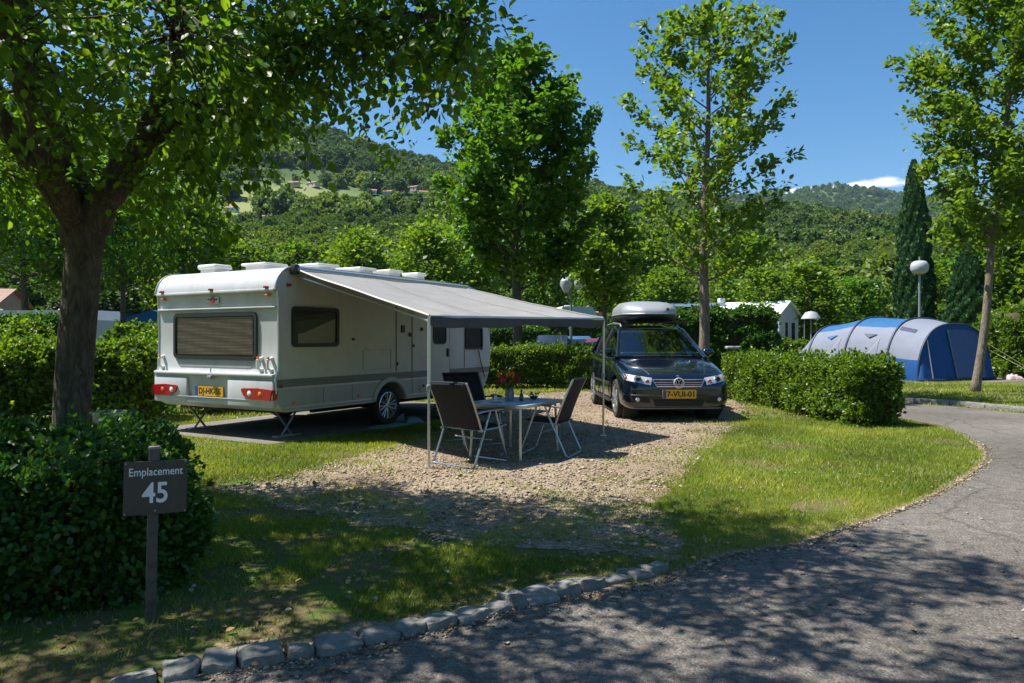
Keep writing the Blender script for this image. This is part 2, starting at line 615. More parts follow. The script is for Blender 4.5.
# ------------------------------------------------------------------ road, gravel, pad
ROAD_EDGE = [(-8, -.75)] + [G(*p) for p in ((205, 676), (320, 661), (440, 634), (550, 604), (650, 588), (735, 556), (807, 546), (832.6, 537), (876, 522.5), (924, 504), (960, 486), (984, 470), (993, 457), (985, 446), (967, 435), (938, 425), (903, 419))] + [(6.75, 15.5), (6.9, 19), (7.4, 24), (9, 32)]
ROAD_FAR = [(11.2, 32), (9.7, 24), (8.9, 19)] + [G(*p) for p in ((905, 403.8), (953, 406.7), (990, 410.4), (1022, 413.7))] + [(13.5, 12.6), (18, 9.5), (30, 4)]
ROAD = ROAD_EDGE + ROAD_FAR + [(30, -12), (-8, -12)]
e1 = rough_edge(ROAD_EDGE, .1, .03, 3, closed=False)[:-1]
road_poly = rough_edge(ROAD, .12, .035, 2.5)

GRAVEL = [G(*p) for p in ((222, 494), (262, 482), (318, 466), (372, 452), (420, 438), (455, 418), (492, 397), (540, 393.5), (592, 391), (620, 388), (735, 392), (748, 408), (742, 420), (722, 442), (702, 456), (690, 472), (668, 490), (652, 506), (672, 524), (690, 545), (640, 560), (560, 552), (430, 540), (330, 518), (262, 505))]
gravel_poly = rough_edge(chaikin(GRAVEL, 1), .06, .30, 1.7)
CV_YAW = R(60)
CV_D = Vector((math.cos(CV_YAW), math.sin(CV_YAW), 0)); CV_L = Vector((-CV_D.y, CV_D.x, 0))
CV_C = Vector((-3.385, 10.57, 0))          # ground under the rear right corner
pc = [CV_C + CV_D * a + CV_L * b_ for a, b_ in ((-.22, -.12), (3.0, -.42), (6.4, -.5), (6.4, 3.0), (-.22, 3.0))]
pad_poly = rough_edge([(p.x, p.y) for p in pc], .2, .02, 2)

def flat(name, poly, z, mat):
    tris = tessellate_polygon([[Vector((x, y, 0)) for x, y in poly]])
    me = bpy.data.meshes.new(name)
    me.from_pydata([(x, y, z) for x, y in poly], [], [tuple(t) for t in tris])
    bm = bmesh.new(); bm.from_mesh(me); bmesh.ops.recalc_face_normals(bm, faces=bm.faces[:])
    for f in bm.faces:
        if f.normal.z < 0: f.normal_flip()
    bm.to_mesh(me); bm.free()
    return tag(link(name, me, mat, smooth=False), kind='structure')

def ground_mat(name, stops, s1, s2, bump, bscale, speck=None, speck_scale=120, speck_amt=.5, rough=.9, cracks=False):
    m = bpy.data.materials.new(name)
    nt, n, l = nodes_of(m)
    out = n.new('ShaderNodeOutputMaterial'); b = n.new('ShaderNodeBsdfPrincipled'); l.new(b.outputs[0], out.inputs[0])
    b.inputs['Roughness'].default_value = rough; b.inputs['Specular IOR Level'].default_value = .25
    geo = n.new('ShaderNodeNewGeometry'); P = geo.outputs['Position']
    a = noise_node(n, l, P, s1, 8, .65); c = noise_node(n, l, P, s2, 8, .75)
    av = n.new('ShaderNodeMath'); av.operation = 'MULTIPLY_ADD'; av.inputs[1].default_value = .5
    hf = n.new('ShaderNodeMath'); hf.operation = 'MULTIPLY'; hf.inputs[1].default_value = .5
    l.new(a, hf.inputs[0]); l.new(c, av.inputs[0]); l.new(hf.outputs[0], av.inputs[2])
    rp = ramp(n, stops); l.new(av.outputs[0], rp.inputs[0])
    src = rp.outputs[0]
    vo = n.new('ShaderNodeTexVoronoi'); vo.inputs['Scale'].default_value = speck_scale; l.new(P, vo.inputs['Vector'])
    if speck:
        sc_ = n.new('ShaderNodeSeparateColor'); l.new(vo.outputs['Color'], sc_.inputs[0])
        r2 = ramp(n, speck); l.new(sc_.outputs[0], r2.inputs[0])
        mx = n.new('ShaderNodeMixRGB'); mx.blend_type = 'MULTIPLY'; mx.inputs[0].default_value = speck_amt
        l.new(src, mx.inputs[1]); l.new(r2.outputs[0], mx.inputs[2]); src = mx.outputs[0]
    if cracks:
        v2 = n.new('ShaderNodeTexVoronoi'); v2.feature = 'DISTANCE_TO_EDGE'; v2.inputs['Scale'].default_value = .55
        wv = n.new('ShaderNodeMixRGB'); wv.inputs[0].default_value = .22
        cn = n.new('ShaderNodeTexNoise'); cn.inputs['Scale'].default_value = 2.2; cn.inputs['Detail'].default_value = 6; l.new(P, cn.inputs['Vector'])
        l.new(P, wv.inputs[1]); l.new(cn.outputs['Color'], wv.inputs[2]); l.new(wv.outputs[0], v2.inputs['Vector'])
        r3 = ramp(n, [(0, (.35, .33, .3)), (.006, (.6, .58, .55)), (.012, (1, 1, 1))]); l.new(v2.outputs['Distance'], r3.inputs[0])
        m3 = n.new('ShaderNodeMixRGB'); m3.blend_type = 'MULTIPLY'; m3.inputs[0].default_value = .55
        l.new(src, m3.inputs[1]); l.new(r3.outputs[0], m3.inputs[2]); src = m3.outputs[0]
    l.new(src, b.inputs['Base Color'])
    bp = n.new('ShaderNodeBump'); bp.inputs['Strength'].default_value = bump; bp.inputs['Distance'].default_value = .02
    bn = noise_node(n, l, P, bscale, 6, .7)
    sm = n.new('ShaderNodeMath'); sm.operation = 'SUBTRACT'; l.new(bn, sm.inputs[0]); l.new(vo.outputs['Distance'], sm.inputs[1])
    l.new(sm.outputs[0], bp.inputs['Height']); l.new(bp.outputs[0], b.inputs['Normal'])
    return m

m_road = ground_mat('asphalt', [(.36, (.082, .072, .062)), (.46, (.122, .109, .095)), (.55, (.155, .140, .123)), (.64, (.215, .195, .172))], .38, 9, .5, 70,
                    [(0, (.45, .44, .43)), (.4, (.95, .94, .93)), (.8, (1, 1, 1)), (1, (1.6, 1.55, 1.5))], 75, .75, .85, cracks=True)
m_gravel = ground_mat('gravel_bed', [(.32, (.15, .105, .065)), (.46, (.25, .19, .13)), (.58, (.32, .26, .19)), (.72, (.40, .345, .265))], .9, 9, .9, 45,
                      [(0, (.5, .47, .42)), (.5, (1, .98, .95)), (1, (1.35, 1.33, 1.3))], 42, .8)
m_pad = ground_mat('pad_concrete', [(.32, (.10, .09, .075)), (.5, (.165, .15, .13)), (.7, (.24, .22, .19))], 1.1, 12, .4, 60,
                   [(0, (.6, .6, .58)), (1, (1.1, 1.1, 1.08))], 60, .5)  # pad colour darkened to stand in for the caravan's cast shadow
flat('road', road_poly, .006, m_road)
flat('gravel_pitch', gravel_poly, .004, m_gravel)
flat('caravan_pad', pad_poly, .012, m_pad)

# a strip of bare earth along the road edge and a patch where the lawn meets the road
m_dirt = ground_mat('bare_earth', [(.32, (.13, .095, .06)), (.5, (.26, .20, .135)), (.68, (.40, .33, .24))], 1.6, 14, .7, 50,
                    [(0, (.6, .56, .5)), (1, (1.15, 1.1, 1.05))], 55, .6)
ed = [Vector((p[0], p[1])) for p in ROAD_EDGE[1:18]]
outer = []
for i, p in enumerate(ed):
    a, c = ed[max(0, i - 1)], ed[min(len(ed) - 1, i + 1)]
    nn = Vector((-(c - a).y, (c - a).x)).normalized()
    wd = [.34, .34, .34, .34, .36, .55, .5, .42, .16, .12, .14, .14, .13, .13, .16, .2, .3, .5][i]
    outer.append(p + nn * wd)
dirt = [(p.x, p.y) for p in ed] + [(p.x, p.y) for p in reversed(outer)]
flat('earth_verge', rough_edge(dirt, .07, .07, 3.5), .003, m_dirt)

# ------------------------------------------------------------------ kerb stones
m_stone = pm('kerb_stone', (.205, .20, .185), .9, 0, .38, 7, bump=.7, bscale=38, spec=.2, dirt=(.10, .10, .06), dirt_amt=.7)
def stone_mb(L, W, H, seed, sub=3, amp=.12):
    bm = bmesh.new()
    bmesh.ops.create_cube(bm, size=1)
    bmesh.ops.bevel(bm, geom=bm.edges[:], offset=.13, segments=2, profile=.6, affect='EDGES')
    bmesh.ops.subdivide_edges(bm, edges=bm.edges[:], cuts=2, use_grid_fill=True)
    for v in bm.verts:
        p = v.co.copy()
        k = 1 + amp * noise.noise(p * 1.7 + Vector((seed * 3.1, seed, 0))) + amp * .45 * noise.noise(p * 5 + Vector((seed, 0, seed)))
        v.co = Vector((p.x * L * k, p.y * W * k, p.z * H * (1 + .8 * amp * noise.noise(Vector((p.x * 2, p.y * 2, seed * 2.3))))))
    mb = MB(); bm.verts.ensure_lookup_table()
    mb.add([v.co for v in bm.verts], [[v.index for v in f.verts] for f in bm.faces]); bm.free()
    return mb

kp = [Vector((*G(*p), 0)) for p in ((112, 689), (205, 668), (320, 652), (440, 625), (550, 596), (655, 571))]
kl = [0]
for a, c in zip(kp, kp[1:]): kl.append(kl[-1] + (c - a).length)
def along(s):
    for i in range(len(kp) - 1):
        if s <= kl[i + 1] or i == len(kp) - 2:
            t = (s - kl[i]) / (kl[i + 1] - kl[i]); return kp[i].lerp(kp[i + 1], t), (kp[i + 1] - kp[i]).normalized()
rr = random.Random(4)
lens = [.18, .16, .15, .20, .12, .22, .19, .14, .18, .18, .15, .09, .21, .17, .19, .20, .15, .17, .18]
s = .0; ki = 0
look = ['half buried flat', 'pale flat', 'low rounded', 'broad flat-topped', 'narrow tilted', 'long wide', 'blocky grey', 'pale lumpy', 'worn slanted', 'big square-edged', 'small pale', 'tiny wedge-like', 'long low', 'mossy grey', 'rough dark', 'smooth pale', 'stubby grey', 'chipped grey']
while ki < len(lens) and s + lens[ki] < kl[-1] + .1:
    L = lens[ki]
    p, d = along(min(kl[-1], s + L / 2))
    H = rr.uniform(.125, .175)
    me_o = stone_mb(L * .97, rr.uniform(.12, .19), H, ki + 1, 3, .24).build('kerb_stone', m_stone, None, True, 50)
    me_o.location = (p.x, p.y, -.026 + rr.uniform(-.016, .014))
    me_o.rotation_euler = (rr.uniform(-.16, .10), rr.uniform(-.12, .12), math.atan2(d.y, d.x) + rr.uniform(-.16, .16))
    tag(me_o, f'{look[min(ki, 17)]} kerb stone, {ORD[min(ki, 16)]} from the left in the row beside the road', 'kerb stone', 'kerb stones along the road')
    s += L + rr.uniform(.002, .014); ki += 1
KERB = [(p.x, p.y) for p in kp]

# little edging stones along the far lawn
fs_ = [Vector((*G(*p), 0)) for p in ((909, 402.6), (953, 405.4), (990, 409), (1026, 412.6))]
tot = sum((c - a).length for a, c in zip(fs_, fs_[1:]))
for i in range(15):
    t = (i + .5) / 15 * tot
    for a, c in zip(fs_, fs_[1:]):
        if t <= (c - a).length: p = a.lerp(c, t / (c - a).length); d = (c - a).normalized(); break
        t -= (c - a).length
    o = stone_mb(rr.uniform(.22, .34), .18, .16, 40 + i).build('edging_stone', m_stone, None, True, 50)
    o.location = (p.x, p.y, .03); o.rotation_euler = (0, 0, math.atan2(d.y, d.x) + rr.uniform(-.2, .2))
    tag(o, f'low pale edging stone between the road and the tent lawn, {ORD[i]} from the left', 'edging stone', 'edging stones along the tent lawn')

# ------------------------------------------------------------------ loose gravel
rng = np.random.default_rng(11)
def pebbles(name, P, size, mat, seed):
    T = np.array([(1, 0, 0), (-1, 0, 0), (0, 1, 0), (0, -1, 0), (0, 0, 1), (0, 0, -1)], float)
    F = np.array([(0, 2, 4), (2, 1, 4), (1, 3, 4), (3, 0, 4), (2, 0, 5), (1, 2, 5), (3, 1, 5), (0, 3, 5)])
    rg = np.random.default_rng(seed)
    N = len(P)
    a = rg.uniform(0, 2 * PI, N)
    sc = size[:, None] * rg.uniform(.6, 1.25, (N, 3)) * np.array([1, .8, .55])
    V = T[None] * sc[:, None, :] + rg.normal(0, .12, (N, 6, 3)) * size[:, None, None]
    ca, sa = np.cos(a)[:, None], np.sin(a)[:, None]
    X = V[..., 0] * ca - V[..., 1] * sa; Y = V[..., 0] * sa + V[..., 1] * ca
    V = np.stack([X, Y, V[..., 2]], -1) + P[:, None, :]
    faces = (F[None] + (np.arange(N) * 6)[:, None, None]).reshape(-1, 3)
    me = np_mesh(name, V.reshape(-1, 3), faces, np.repeat(rg.uniform(0, 1, N), 6))
    return link(name, me, mat, smooth=False)

def rnd_mat(name, stops, rough=.85):
    m = bpy.data.materials.new(name)
    nt, n, l = nodes_of(m)
    out = n.new('ShaderNodeOutputMaterial'); b = n.new('ShaderNodeBsdfPrincipled'); l.new(b.outputs[0], out.inputs[0])
    a = n.new('ShaderNodeAttribute'); a.attribute_name = 'rnd'
    rp = ramp(n, stops); l.new(a.outputs['Fac'], rp.inputs[0]); l.new(rp.outputs[0], b.inputs['Base Color'])
    b.inputs['Roughness'].default_value = rough; b.inputs['Specular IOR Level'].default_value = .2
    return m

gx0, gy0 = np.min(GRAVEL, 0); gx1, gy1 = np.max(GRAVEL, 0)
N = 95000
x = rng.uniform(gx0 - .4, gx1 + .4, N); y = gy0 - .4 + (gy1 - gy0 + .8) * rng.uniform(0, 1, N) ** 1.5
ins = inside(GRAVEL, x, y); de = dist_poly(GRAVEL, x, y)
keep = (ins & (rng.uniform(0, 1, N) < .75)) | (~ins & (rng.uniform(0, 1, N) < .5 * np.exp(-de / .12)))
keep &= ~(inside(ROAD, x, y))
pn = clump_noise(np.stack([x, y, y * 0], 1), .8, 4.) + .6 * clump_noise(np.stack([x, y, y * 0], 1), 2.3, 6.)
keep &= rng.uniform(0, 1, N) < np.clip(.75 + 1.5 * pn, .18, 1)
x, y = x[keep], y[keep]
sz = rng.gamma(2.6, .0034, len(x)) + .004
P = np.stack([x, y, .006 + sz * .25], 1)
m_peb = rnd_mat('pebble', [(0, (.12, .088, .06)), (.25, (.215, .162, .112)), (.6, (.30, .238, .172)), (1, (.45, .39, .32))])
tag(pebbles('gravel', P, sz, m_peb, 3), kind='stuff')

# ------------------------------------------------------------------ grass
PAD = [(p.x, p.y) for p in pc]
def grass_pts(N, x0, x1, y0, y1, margin=.09, rg=rng):
    x = rg.uniform(x0, x1, N); y = rg.uniform(y0, y1, N)
    k = (np.abs(x) < y * .76 + .6)
    k &= ~inside(ROAD, x, y) & ~inside(PAD, x, y)
    x, y = x[k], y[k]
    # gravel: sparse tufts near its rim only
    g = inside(GRAVEL, x, y); de = dist_poly(GRAVEL, x, y)
    front = y < 7.7
    rim = np.where(front, .7, .24)
    pg = np.where(g, np.where(front, .75, .6) * np.exp(-de / rim), 1.)
    patch = clump_noise(np.stack([x, y, y * 0], 1), 1.5, 5.)
    pg = np.where(g & (patch > .22), np.maximum(pg, .4 * np.exp(-de / .9)), pg)
    ev = dist_poly(ROAD_EDGE[1:18], x, y, closed=False)
    pe = np.clip((ev - .05) / margin, 0, 1)
    p2 = clump_noise(np.stack([x, y, y * 0], 1), .9, 2.)
    p3 = clump_noise(np.stack([x, y, y * 0], 1), 1.9, 6.5)
    thin = np.where((p2 < -.30) | (front & (p3 > .12) & (x > -3) & (x < 1.3)), np.where(front, .16, .4), 1.)
    k = rg.uniform(0, 1, len(x)) < pg * pe * thin
    x, y, patch = x[k], y[k], patch[k]
    # bare shaded earth at the foot of the near hedge and sign
    bare = (x < -.9) & (y < 4.5)
    k = ~bare | (rg.uniform(0, 1, len(x)) < .22)
    return x[k], y[k], patch[k]

def blades(name, sets, mat):
    VV, RR = [], []
    for (x, y, pt), h0, w0 in sets:
        N = len(x)
        h = h0 * rng.uniform(.5, 1.25, N) * (1 + .55 * pt); wd = w0 * rng.uniform(.7, 1.3, N)
        a = rng.uniform(0, 2 * PI, N); lean = rng.uniform(.15, 1.1, N) * h; la = rng.uniform(0, 2 * PI, N)
        b0 = np.stack([x - wd * np.cos(a), y - wd * np.sin(a), np.zeros(N)], 1)
        b1 = np.stack([x + wd * np.cos(a), y + wd * np.sin(a), np.zeros(N)], 1)
        tp = np.stack([x + lean * np.cos(la), y + lean * np.sin(la), h], 1)
        VV.append(np.stack([b0, b1, tp], 1).reshape(-1, 3))
        big = clump_noise(np.stack([x, y, y * 0], 1), .55, 8.); r = np.clip(.45 + .32 * pt + .55 * big + rng.normal(0, .17, N), 0, 1); h = h * (1 - .3 * np.clip(big, 0, 1))
        tp[:, 2] = h
        RR.append(np.repeat(r, 3))
    V = np.concatenate(VV); r = np.concatenate(RR)
    me = np_mesh(name, V, np.arange(len(V)).reshape(-1, 3), r)
    return tag(link(name, me, mat, smooth=False), kind='stuff')

m_grass = leaf_mat('grass_blade', (.095, .135, .018), (.20, .265, .032), (.36, .38, .075), .45, (1.6, 1.5, .6), .5)
near_set = (grass_pts(260000, -3.6, 4.2, 3.2, 7.2), .034, .0032)
mid_set = (grass_pts(260000, -6, 8, 7.0, 13.5), .045, .0058)
far_set = (grass_pts(150000, -14, 16, 13.3, 28), .06, .012)
vfar = (grass_pts(60000, -34, 34, 28, 62), .09, .03)
blades('grass', [near_set, mid_set, far_set, vfar], m_grass)

# fallen leaves and bits of bark under the big tree
N = 2600
x = rng.uniform(-3.4, 4.5, N); y = rng.uniform(3.0, 8.2, N)
rd = inside(ROAD, x, y)
dk = dist_poly(KERB, x, y, closed=False)
k = np.where(rd, rng.uniform(0, 1, N) < (.05 + .8 * np.exp(-dk / .16)), rng.uniform(0, 1, N) < np.where((x < -.8) & (y < 4.6), .9, .28))
x, y = x[k], y[k]; N = len(x)
a = rng.uniform(0, 2 * PI, N)
m_dead = rnd_mat('dead_leaf', [(0, (.10, .06, .03)), (.5, (.22, .14, .06)), (.8, (.33, .25, .12)), (1, (.42, .38, .28))])
me = leaf_mesh('fallen_leaves', rng, np.stack([x, y, rng.uniform(.012, .03, N)], 1), np.stack([np.cos(a), np.sin(a), rng.normal(0, .2, N)], 1), np.stack([rng.normal(0, .3, N), rng.normal(0, .3, N), np.ones(N)], 1), rng.uniform(.018, .05, N), rnd=rng.uniform(0, 1, N))
tag(link('fallen_leaves', me, m_dead, smooth=False), kind='stuff')

# grit, soil and litter swept against the kerb and along the road edge
N = 6500
seg = [Vector((p[0], p[1])) for p in ROAD_EDGE[1:19]]
ii = rng.integers(0, len(seg) - 1, N); tt = rng.uniform(0, 1, N)
a = np.array([(p.x, p.y) for p in seg]); q = a[ii] + (a[ii + 1] - a[ii]) * tt[:, None]
d_ = a[ii + 1] - a[ii]; nn_ = np.stack([d_[:, 1], -d_[:, 0]], 1); nn_ /= np.linalg.norm(nn_, axis=1, keepdims=True)
off_ = np.where(ii < 7, rng.exponential(.07, N) - .05, rng.exponential(.022, N) - .06)
q = q + nn_ * off_[:, None]
sz = rng.gamma(2.2, .0026, N) + .002
tag(pebbles('roadside_grit', np.stack([q[:, 0], q[:, 1], .007 + sz * .2], 1), sz, rnd_mat('grit', [(0, (.07, .055, .035)), (.5, (.17, .135, .09)), (1, (.36, .32, .26))]), 9), kind='stuff')
N = 500
x = rng.uniform(-2, 7, N); y = rng.uniform(2.6, 11, N)
k = inside(ROAD, x, y); x, y = x[k], y[k]
sz = rng.gamma(2.2, .003, len(x)) + .002
tag(pebbles('loose_stones', np.stack([x, y, .008 + sz * .2], 1), sz, m_peb, 12), kind='stuff')
# ------------------------------------------------------------------ vegetation
def bark_mat(name, c1, c2, scale=9., bump=.9):
    m = bpy.data.materials.new(name)
    nt, n, l = nodes_of(m)
    out = n.new('ShaderNodeOutputMaterial'); b = n.new('ShaderNodeBsdfPrincipled'); l.new(b.outputs[0], out.inputs[0])
    b.inputs['Roughness'].default_value = .95; b.inputs['Specular IOR Level'].default_value = .15
    tc = n.new('ShaderNodeTexCoord'); mp = n.new('ShaderNodeMapping'); mp.inputs['Scale'].default_value = (1, 1, .28)
    l.new(tc.outputs['Object'], mp.inputs[0])
    nz = noise_node(n, l, mp.outputs[0], scale * 1.3, 8, .7)
    wv = n.new('ShaderNodeMixRGB'); wv.inputs[0].default_value = .25
    l.new(mp.outputs[0], wv.inputs[1])
    cn = n.new('ShaderNodeTexNoise'); cn.inputs['Scale'].default_value = 7; l.new(mp.outputs[0], cn.inputs['Vector']); l.new(cn.outputs['Color'], wv.inputs[2])
    vo = n.new('ShaderNodeTexVoronoi'); vo.feature = 'DISTANCE_TO_EDGE'; vo.inputs['Scale'].default_value = scale * 2; l.new(wv.outputs[0], vo.inputs['Vector'])
    mu = n.new('ShaderNodeMath'); mu.operation = 'MULTIPLY_ADD'; mu.inputs[1].default_value = 1.1; l.new(vo.outputs['Distance'], mu.inputs[0]); l.new(nz, mu.inputs[2])
    rp = ramp(n, [(.3, c1), (.55, c2), (.85, tuple(min(1, c * 1.6) for c in c2))]); l.new(mu.outputs[0], rp.inputs[0]); l.new(rp.outputs[0], b.inputs['Base Color'])
    bp = n.new('ShaderNodeBump'); bp.inputs['Strength'].default_value = bump; bp.inputs['Distance'].default_value = .03
    l.new(mu.outputs[0], bp.inputs['Height']); l.new(bp.outputs[0], b.inputs['Normal'])
    return m

m_bark = bark_mat('bark_rough', (.026, .021, .016), (.085, .07, .053), 9)
m_bark2 = bark_mat('bark_grey', (.06, .047, .036), (.15, .122, .093), 12, .6)
m_twig = pm('twig', (.05, .045, .022), .95, 0, .3, 14)
m_leaf_big = leaf_mat('leaf_shade_tree', (0.0362, 0.0933, 0.0090), (0.0723, 0.1650, 0.0135), (0.1507, 0.2631, 0.0239), .55, (2.1, 1.8, .4), .42)
m_leaf_dense = leaf_mat('leaf_dense', (0.0336, 0.0943, 0.0129), (0.0673, 0.1633, 0.0173), (0.1385, 0.2587, 0.0288), .46, (1.9, 1.75, .45), .45)
m_leaf_light = leaf_mat('leaf_light', (0.0557, 0.1141, 0.0145), (0.1049, 0.1921, 0.0204), (0.2035, 0.2968, 0.0349), .46, (1.75, 1.65, .45), .45)
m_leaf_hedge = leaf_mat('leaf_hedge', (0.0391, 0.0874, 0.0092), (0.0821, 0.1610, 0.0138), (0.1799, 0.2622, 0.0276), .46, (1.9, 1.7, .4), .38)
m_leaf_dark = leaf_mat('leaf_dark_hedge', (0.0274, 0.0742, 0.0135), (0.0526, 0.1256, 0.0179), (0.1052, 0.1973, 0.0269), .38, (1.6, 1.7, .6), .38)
m_leaf_cyp = leaf_mat('leaf_cypress', (0.0294, 0.0817, 0.0334), (0.0535, 0.1263, 0.0445), (0.0869, 0.1708, 0.0557), .15, (1.4, 1.5, .6), .6)
m_leaf_mid = leaf_mat('leaf_wood_edge', (0.0390, 0.0966, 0.0111), (0.0848, 0.1676, 0.0173), (0.1695, 0.2612, 0.0296), .46, (1.8, 1.65, .45), .5)
m_forest = leaf_mat('leaf_forest', (.024, .056, .012), (.070, .130, .020), (.20, .245, .040), .34, (1.5, 1.5, .6), .6, by_object=True)


def curve3(a, b, sag, k, rg, wob=.04):
    a, b = Vector(a), Vector(b)
    L = (b - a).length
    out = []
    for i in range(k + 1):
        t = i / k
        p = a.lerp(b, t) + Vector((0, 0, sag * L * 4 * t * (1 - t)))
        if 0 < i < k: p += Vector((rg.gauss(0, wob), rg.gauss(0, wob), rg.gauss(0, wob))) * L * .5
        out.append(p)
    return out


def smooth_path(pts, it=2):
    pts = [Vector(p) for p in pts]
    for _ in range(it):
        q = [pts[0]]
        for a, b in zip(pts, pts[1:]):
            q += [a.lerp(b, .25), a.lerp(b, .75)]
        q.append(pts[-1]); pts = q
    return pts


def spray(rg, base, d, L, nleaf, spread, size, droop=.35):
    """positions, axes, normals, sizes of the leaves along one twig"""
    t = rg.uniform(0, 1, nleaf) ** .8
    d = unit(np.asarray(d))
    P = np.asarray(base) + d * (t * L)[:, None] + rg.normal(0, spread, (nleaf, 3)) * (1.1 - .55 * t)[:, None]
    P[:, 2] -= droop * L * t * t * .5
    A = unit(d + rg.normal(0, .75, (nleaf, 3)) + np.array([0, 0, -droop]))
    Nn = unit(np.array([0, 0, 1.]) + rg.normal(0, .55, (nleaf, 3)))
    S = size * rg.uniform(.45, 1.3, nleaf)
    return P, A, Nn, S


def cat4(L):
    return [np.concatenate([x[i] for x in L]) for i in range(4)]


def tree_thing(name, label, cat, loc, trunk, crown_data, bark, leafm, group=None, tmpl=LEAF6, seed=1):
    t = thing(name, label, cat, loc, 0, group)
    trunk.build('trunk', bark, t, True, 0, fix=False)
    P, A, Nn, S = crown_data
    me = leaf_mesh('crown', np.random.default_rng(seed), P, A, Nn, S, tmpl)
    link('crown', me, leafm, t, smooth=False)
    return t


# ---- the big shade tree beside the sign
def big_tree():
    rg = np.random.default_rng(5); pr = random.Random(5)
    B = Vector((-3.92, 6.6, 0))
    limbs = []
    fork = B + Vector((.13, 0, 2.55))
    trunk_path = [B + Vector((-.02, 0, -.1)), B + Vector((-.02, 0, .25)), B + Vector((0, 0, 1.0)), B + Vector((.05, .02, 1.8)), fork]
    mb = MB()
    pts = smooth_path(trunk_path, 2)
    mb.tube(pts, [.24 - .085 * min(1, (i / 5)) if i < 5 else .155 - .008 * (i / len(pts)) for i in range(len(pts))], 18)
    Lm = [B + Vector((.05, 0, 2.35)), at(78, 185, 6.62), at(55, 130, 6.6), at(38, 60, 6.55), at(18, -10, 6.5), at(-20, -140, 6.3), at(-60, -260, 6.0)]
    Rm = [B + Vector((.1, 0, 2.35)), at(115, 185, 6.55), at(150, 138, 6.45), at(170, 70, 6.3), at(188, 0, 6.1), at(215, -110, 5.7), at(230, -240, 5.2)]
    Sm = [at(150, 145, 6.45), at(185, 112, 6.2), at(240, 70, 5.9), at(310, 38, 5.6), at(400, 12, 5.4), at(470, 20, 5.3)]
    Bm = [B + Vector((.05, -.05, 2.5)), B + Vector((.3, -1.2, 3.5)), B + Vector((.8, -2.6, 4.5)), B + Vector((1.6, -3.8, 5.2))]
    Cm = [B + Vector((.05, -.05, 2.5)), B + Vector((-.45, -.7, 3.7)), B + Vector((-1.5, -1.8, 5.0)), B + Vector((-3.2, -2.4, 5.6))]
    Dm = [at(180, 30, 6.2), at(300, -60, 5.6), at(420, -150, 5.0), at(520, -260, 4.6)]
    nodes = []
    for path, r0, r1 in ((Lm, .135, .05), (Rm, .15, .05), (Sm, .052, .014), (Bm, .11, .03), (Cm, .10, .03), (Dm, .042, .014)):
        p = smooth_path(path, 2)
        for i in range(1, len(p) - 1): p[i] += Vector((pr.gauss(0, .012), pr.gauss(0, .012), pr.gauss(0, .012)))
        mb.tube(p, [r0 + (r1 - r0) * i / (len(p) - 1) for i in range(len(p))], 10)
        nodes += p[4:]
    low = [(-400, 240), (-50, 240), (0, 232), (60, 205), (100, 200), (150, 212), (200, 228), (235, 225), (262, 196), (285, 150), (330, 118), (380, 108), (425, 112), (462, 62), (490, 12), (505, -40), (560, -120), (900, -200)]
    def ok(p):
        if p[1] > (8.15 if p[2] < 4.2 else 8.7) or p[1] < 1.6: return False
        e = ((p[0] + 3.9) / (4.1 if p[0] > -3.9 else 5.0)) ** 2 + ((p[1] - 5.1) / 3.9) ** 2 + ((p[2] - 4.4) / ((2.5 if p[0] < -2.7 else 3.7) if p[2] > 4.4 else 2.4)) ** 2
        if e > 1.12: return False
        px, py = CX + FPX * p[0] / p[1], HY - FPX * (p[2] - CAM_H) / p[1]
        if py > lerp_tab(low, px) + 6: return False
        if p[0] > -.15 : return False
        return True
    # secondary limbs
    tg = []
    tries = 0
    while len(tg) < 26 and tries < 4000:
        tries += 1
        p = (pr.uniform(-8.5, -.3), pr.uniform(2, 8), pr.uniform(3, 7.4))
        if ok(p) and all((Vector(p) - Vector(q)).length > 1.25 for q in tg): tg.append(p)
    sec = []
    for p in tg:
        q = min(nodes, key=lambda a: (a - Vector(p)).length + max(0, a.z - p[2]) * .6)
        c = curve3(q, p, .08, 6, pr, .04)
        mb.tube(c, [.034 - .026 * i / 6 for i in range(7)], 6)
        sec += c[2:]
    nodes2 = nodes + sec
    L = []
    cnt = 0; tries = 0
    while cnt < 1400 and tries < 60000:
        tries += 1
        p = (pr.uniform(-9, -.2), pr.uniform(1.6, 8.7), pr.uniform(2.7, 7.9))
        if not ok(p): continue
        if noise.noise(Vector(p) * 1.3 + Vector((3, 1, 7))) < -.03: continue
        q = min(nodes2, key=lambda a: (a - Vector(p)).length)
        if (q - Vector(p)).length > 1.5: continue
        c = curve3(q, p, .05, 4, pr, .05)
        mb.tube(c, [.011, .009, .007, .005, .003], 4, cap=False)
        d = (Vector(p) - q).normalized() + Vector((pr.gauss(0, .35), pr.gauss(0, .35), -.15))
        L.append(spray(rg, c[2], d, pr.uniform(.45, .75), pr.randint(38, 54), .105, .076, .5))
        cnt += 1
    for k_ in range(150):                                    # the long side limb is leafy to its tip
        q = pr.choice([n_ for n_ in smooth_path(Sm, 2)[3:]])
        d = Vector((pr.gauss(0, 1), pr.gauss(0, .8), pr.gauss(-.1, .8))).normalized()
        e_ = q + d * pr.uniform(.15, .45)
        if not ok(e_): continue
        mb.tube([q, e_], [.006, .003], 4, cap=False)
        L.append(spray(rg, q.lerp(e_, .4), d, pr.uniform(.35, .55), pr.randint(26, 40), .09, .078, .5))
    P, A, Nn, S = cat4(L)
    px = CX + FPX * P[:, 0] / P[:, 1]; py = HY - FPX * (P[:, 2] - CAM_H) / P[:, 1]
    k = P[:, 1] < 8.9
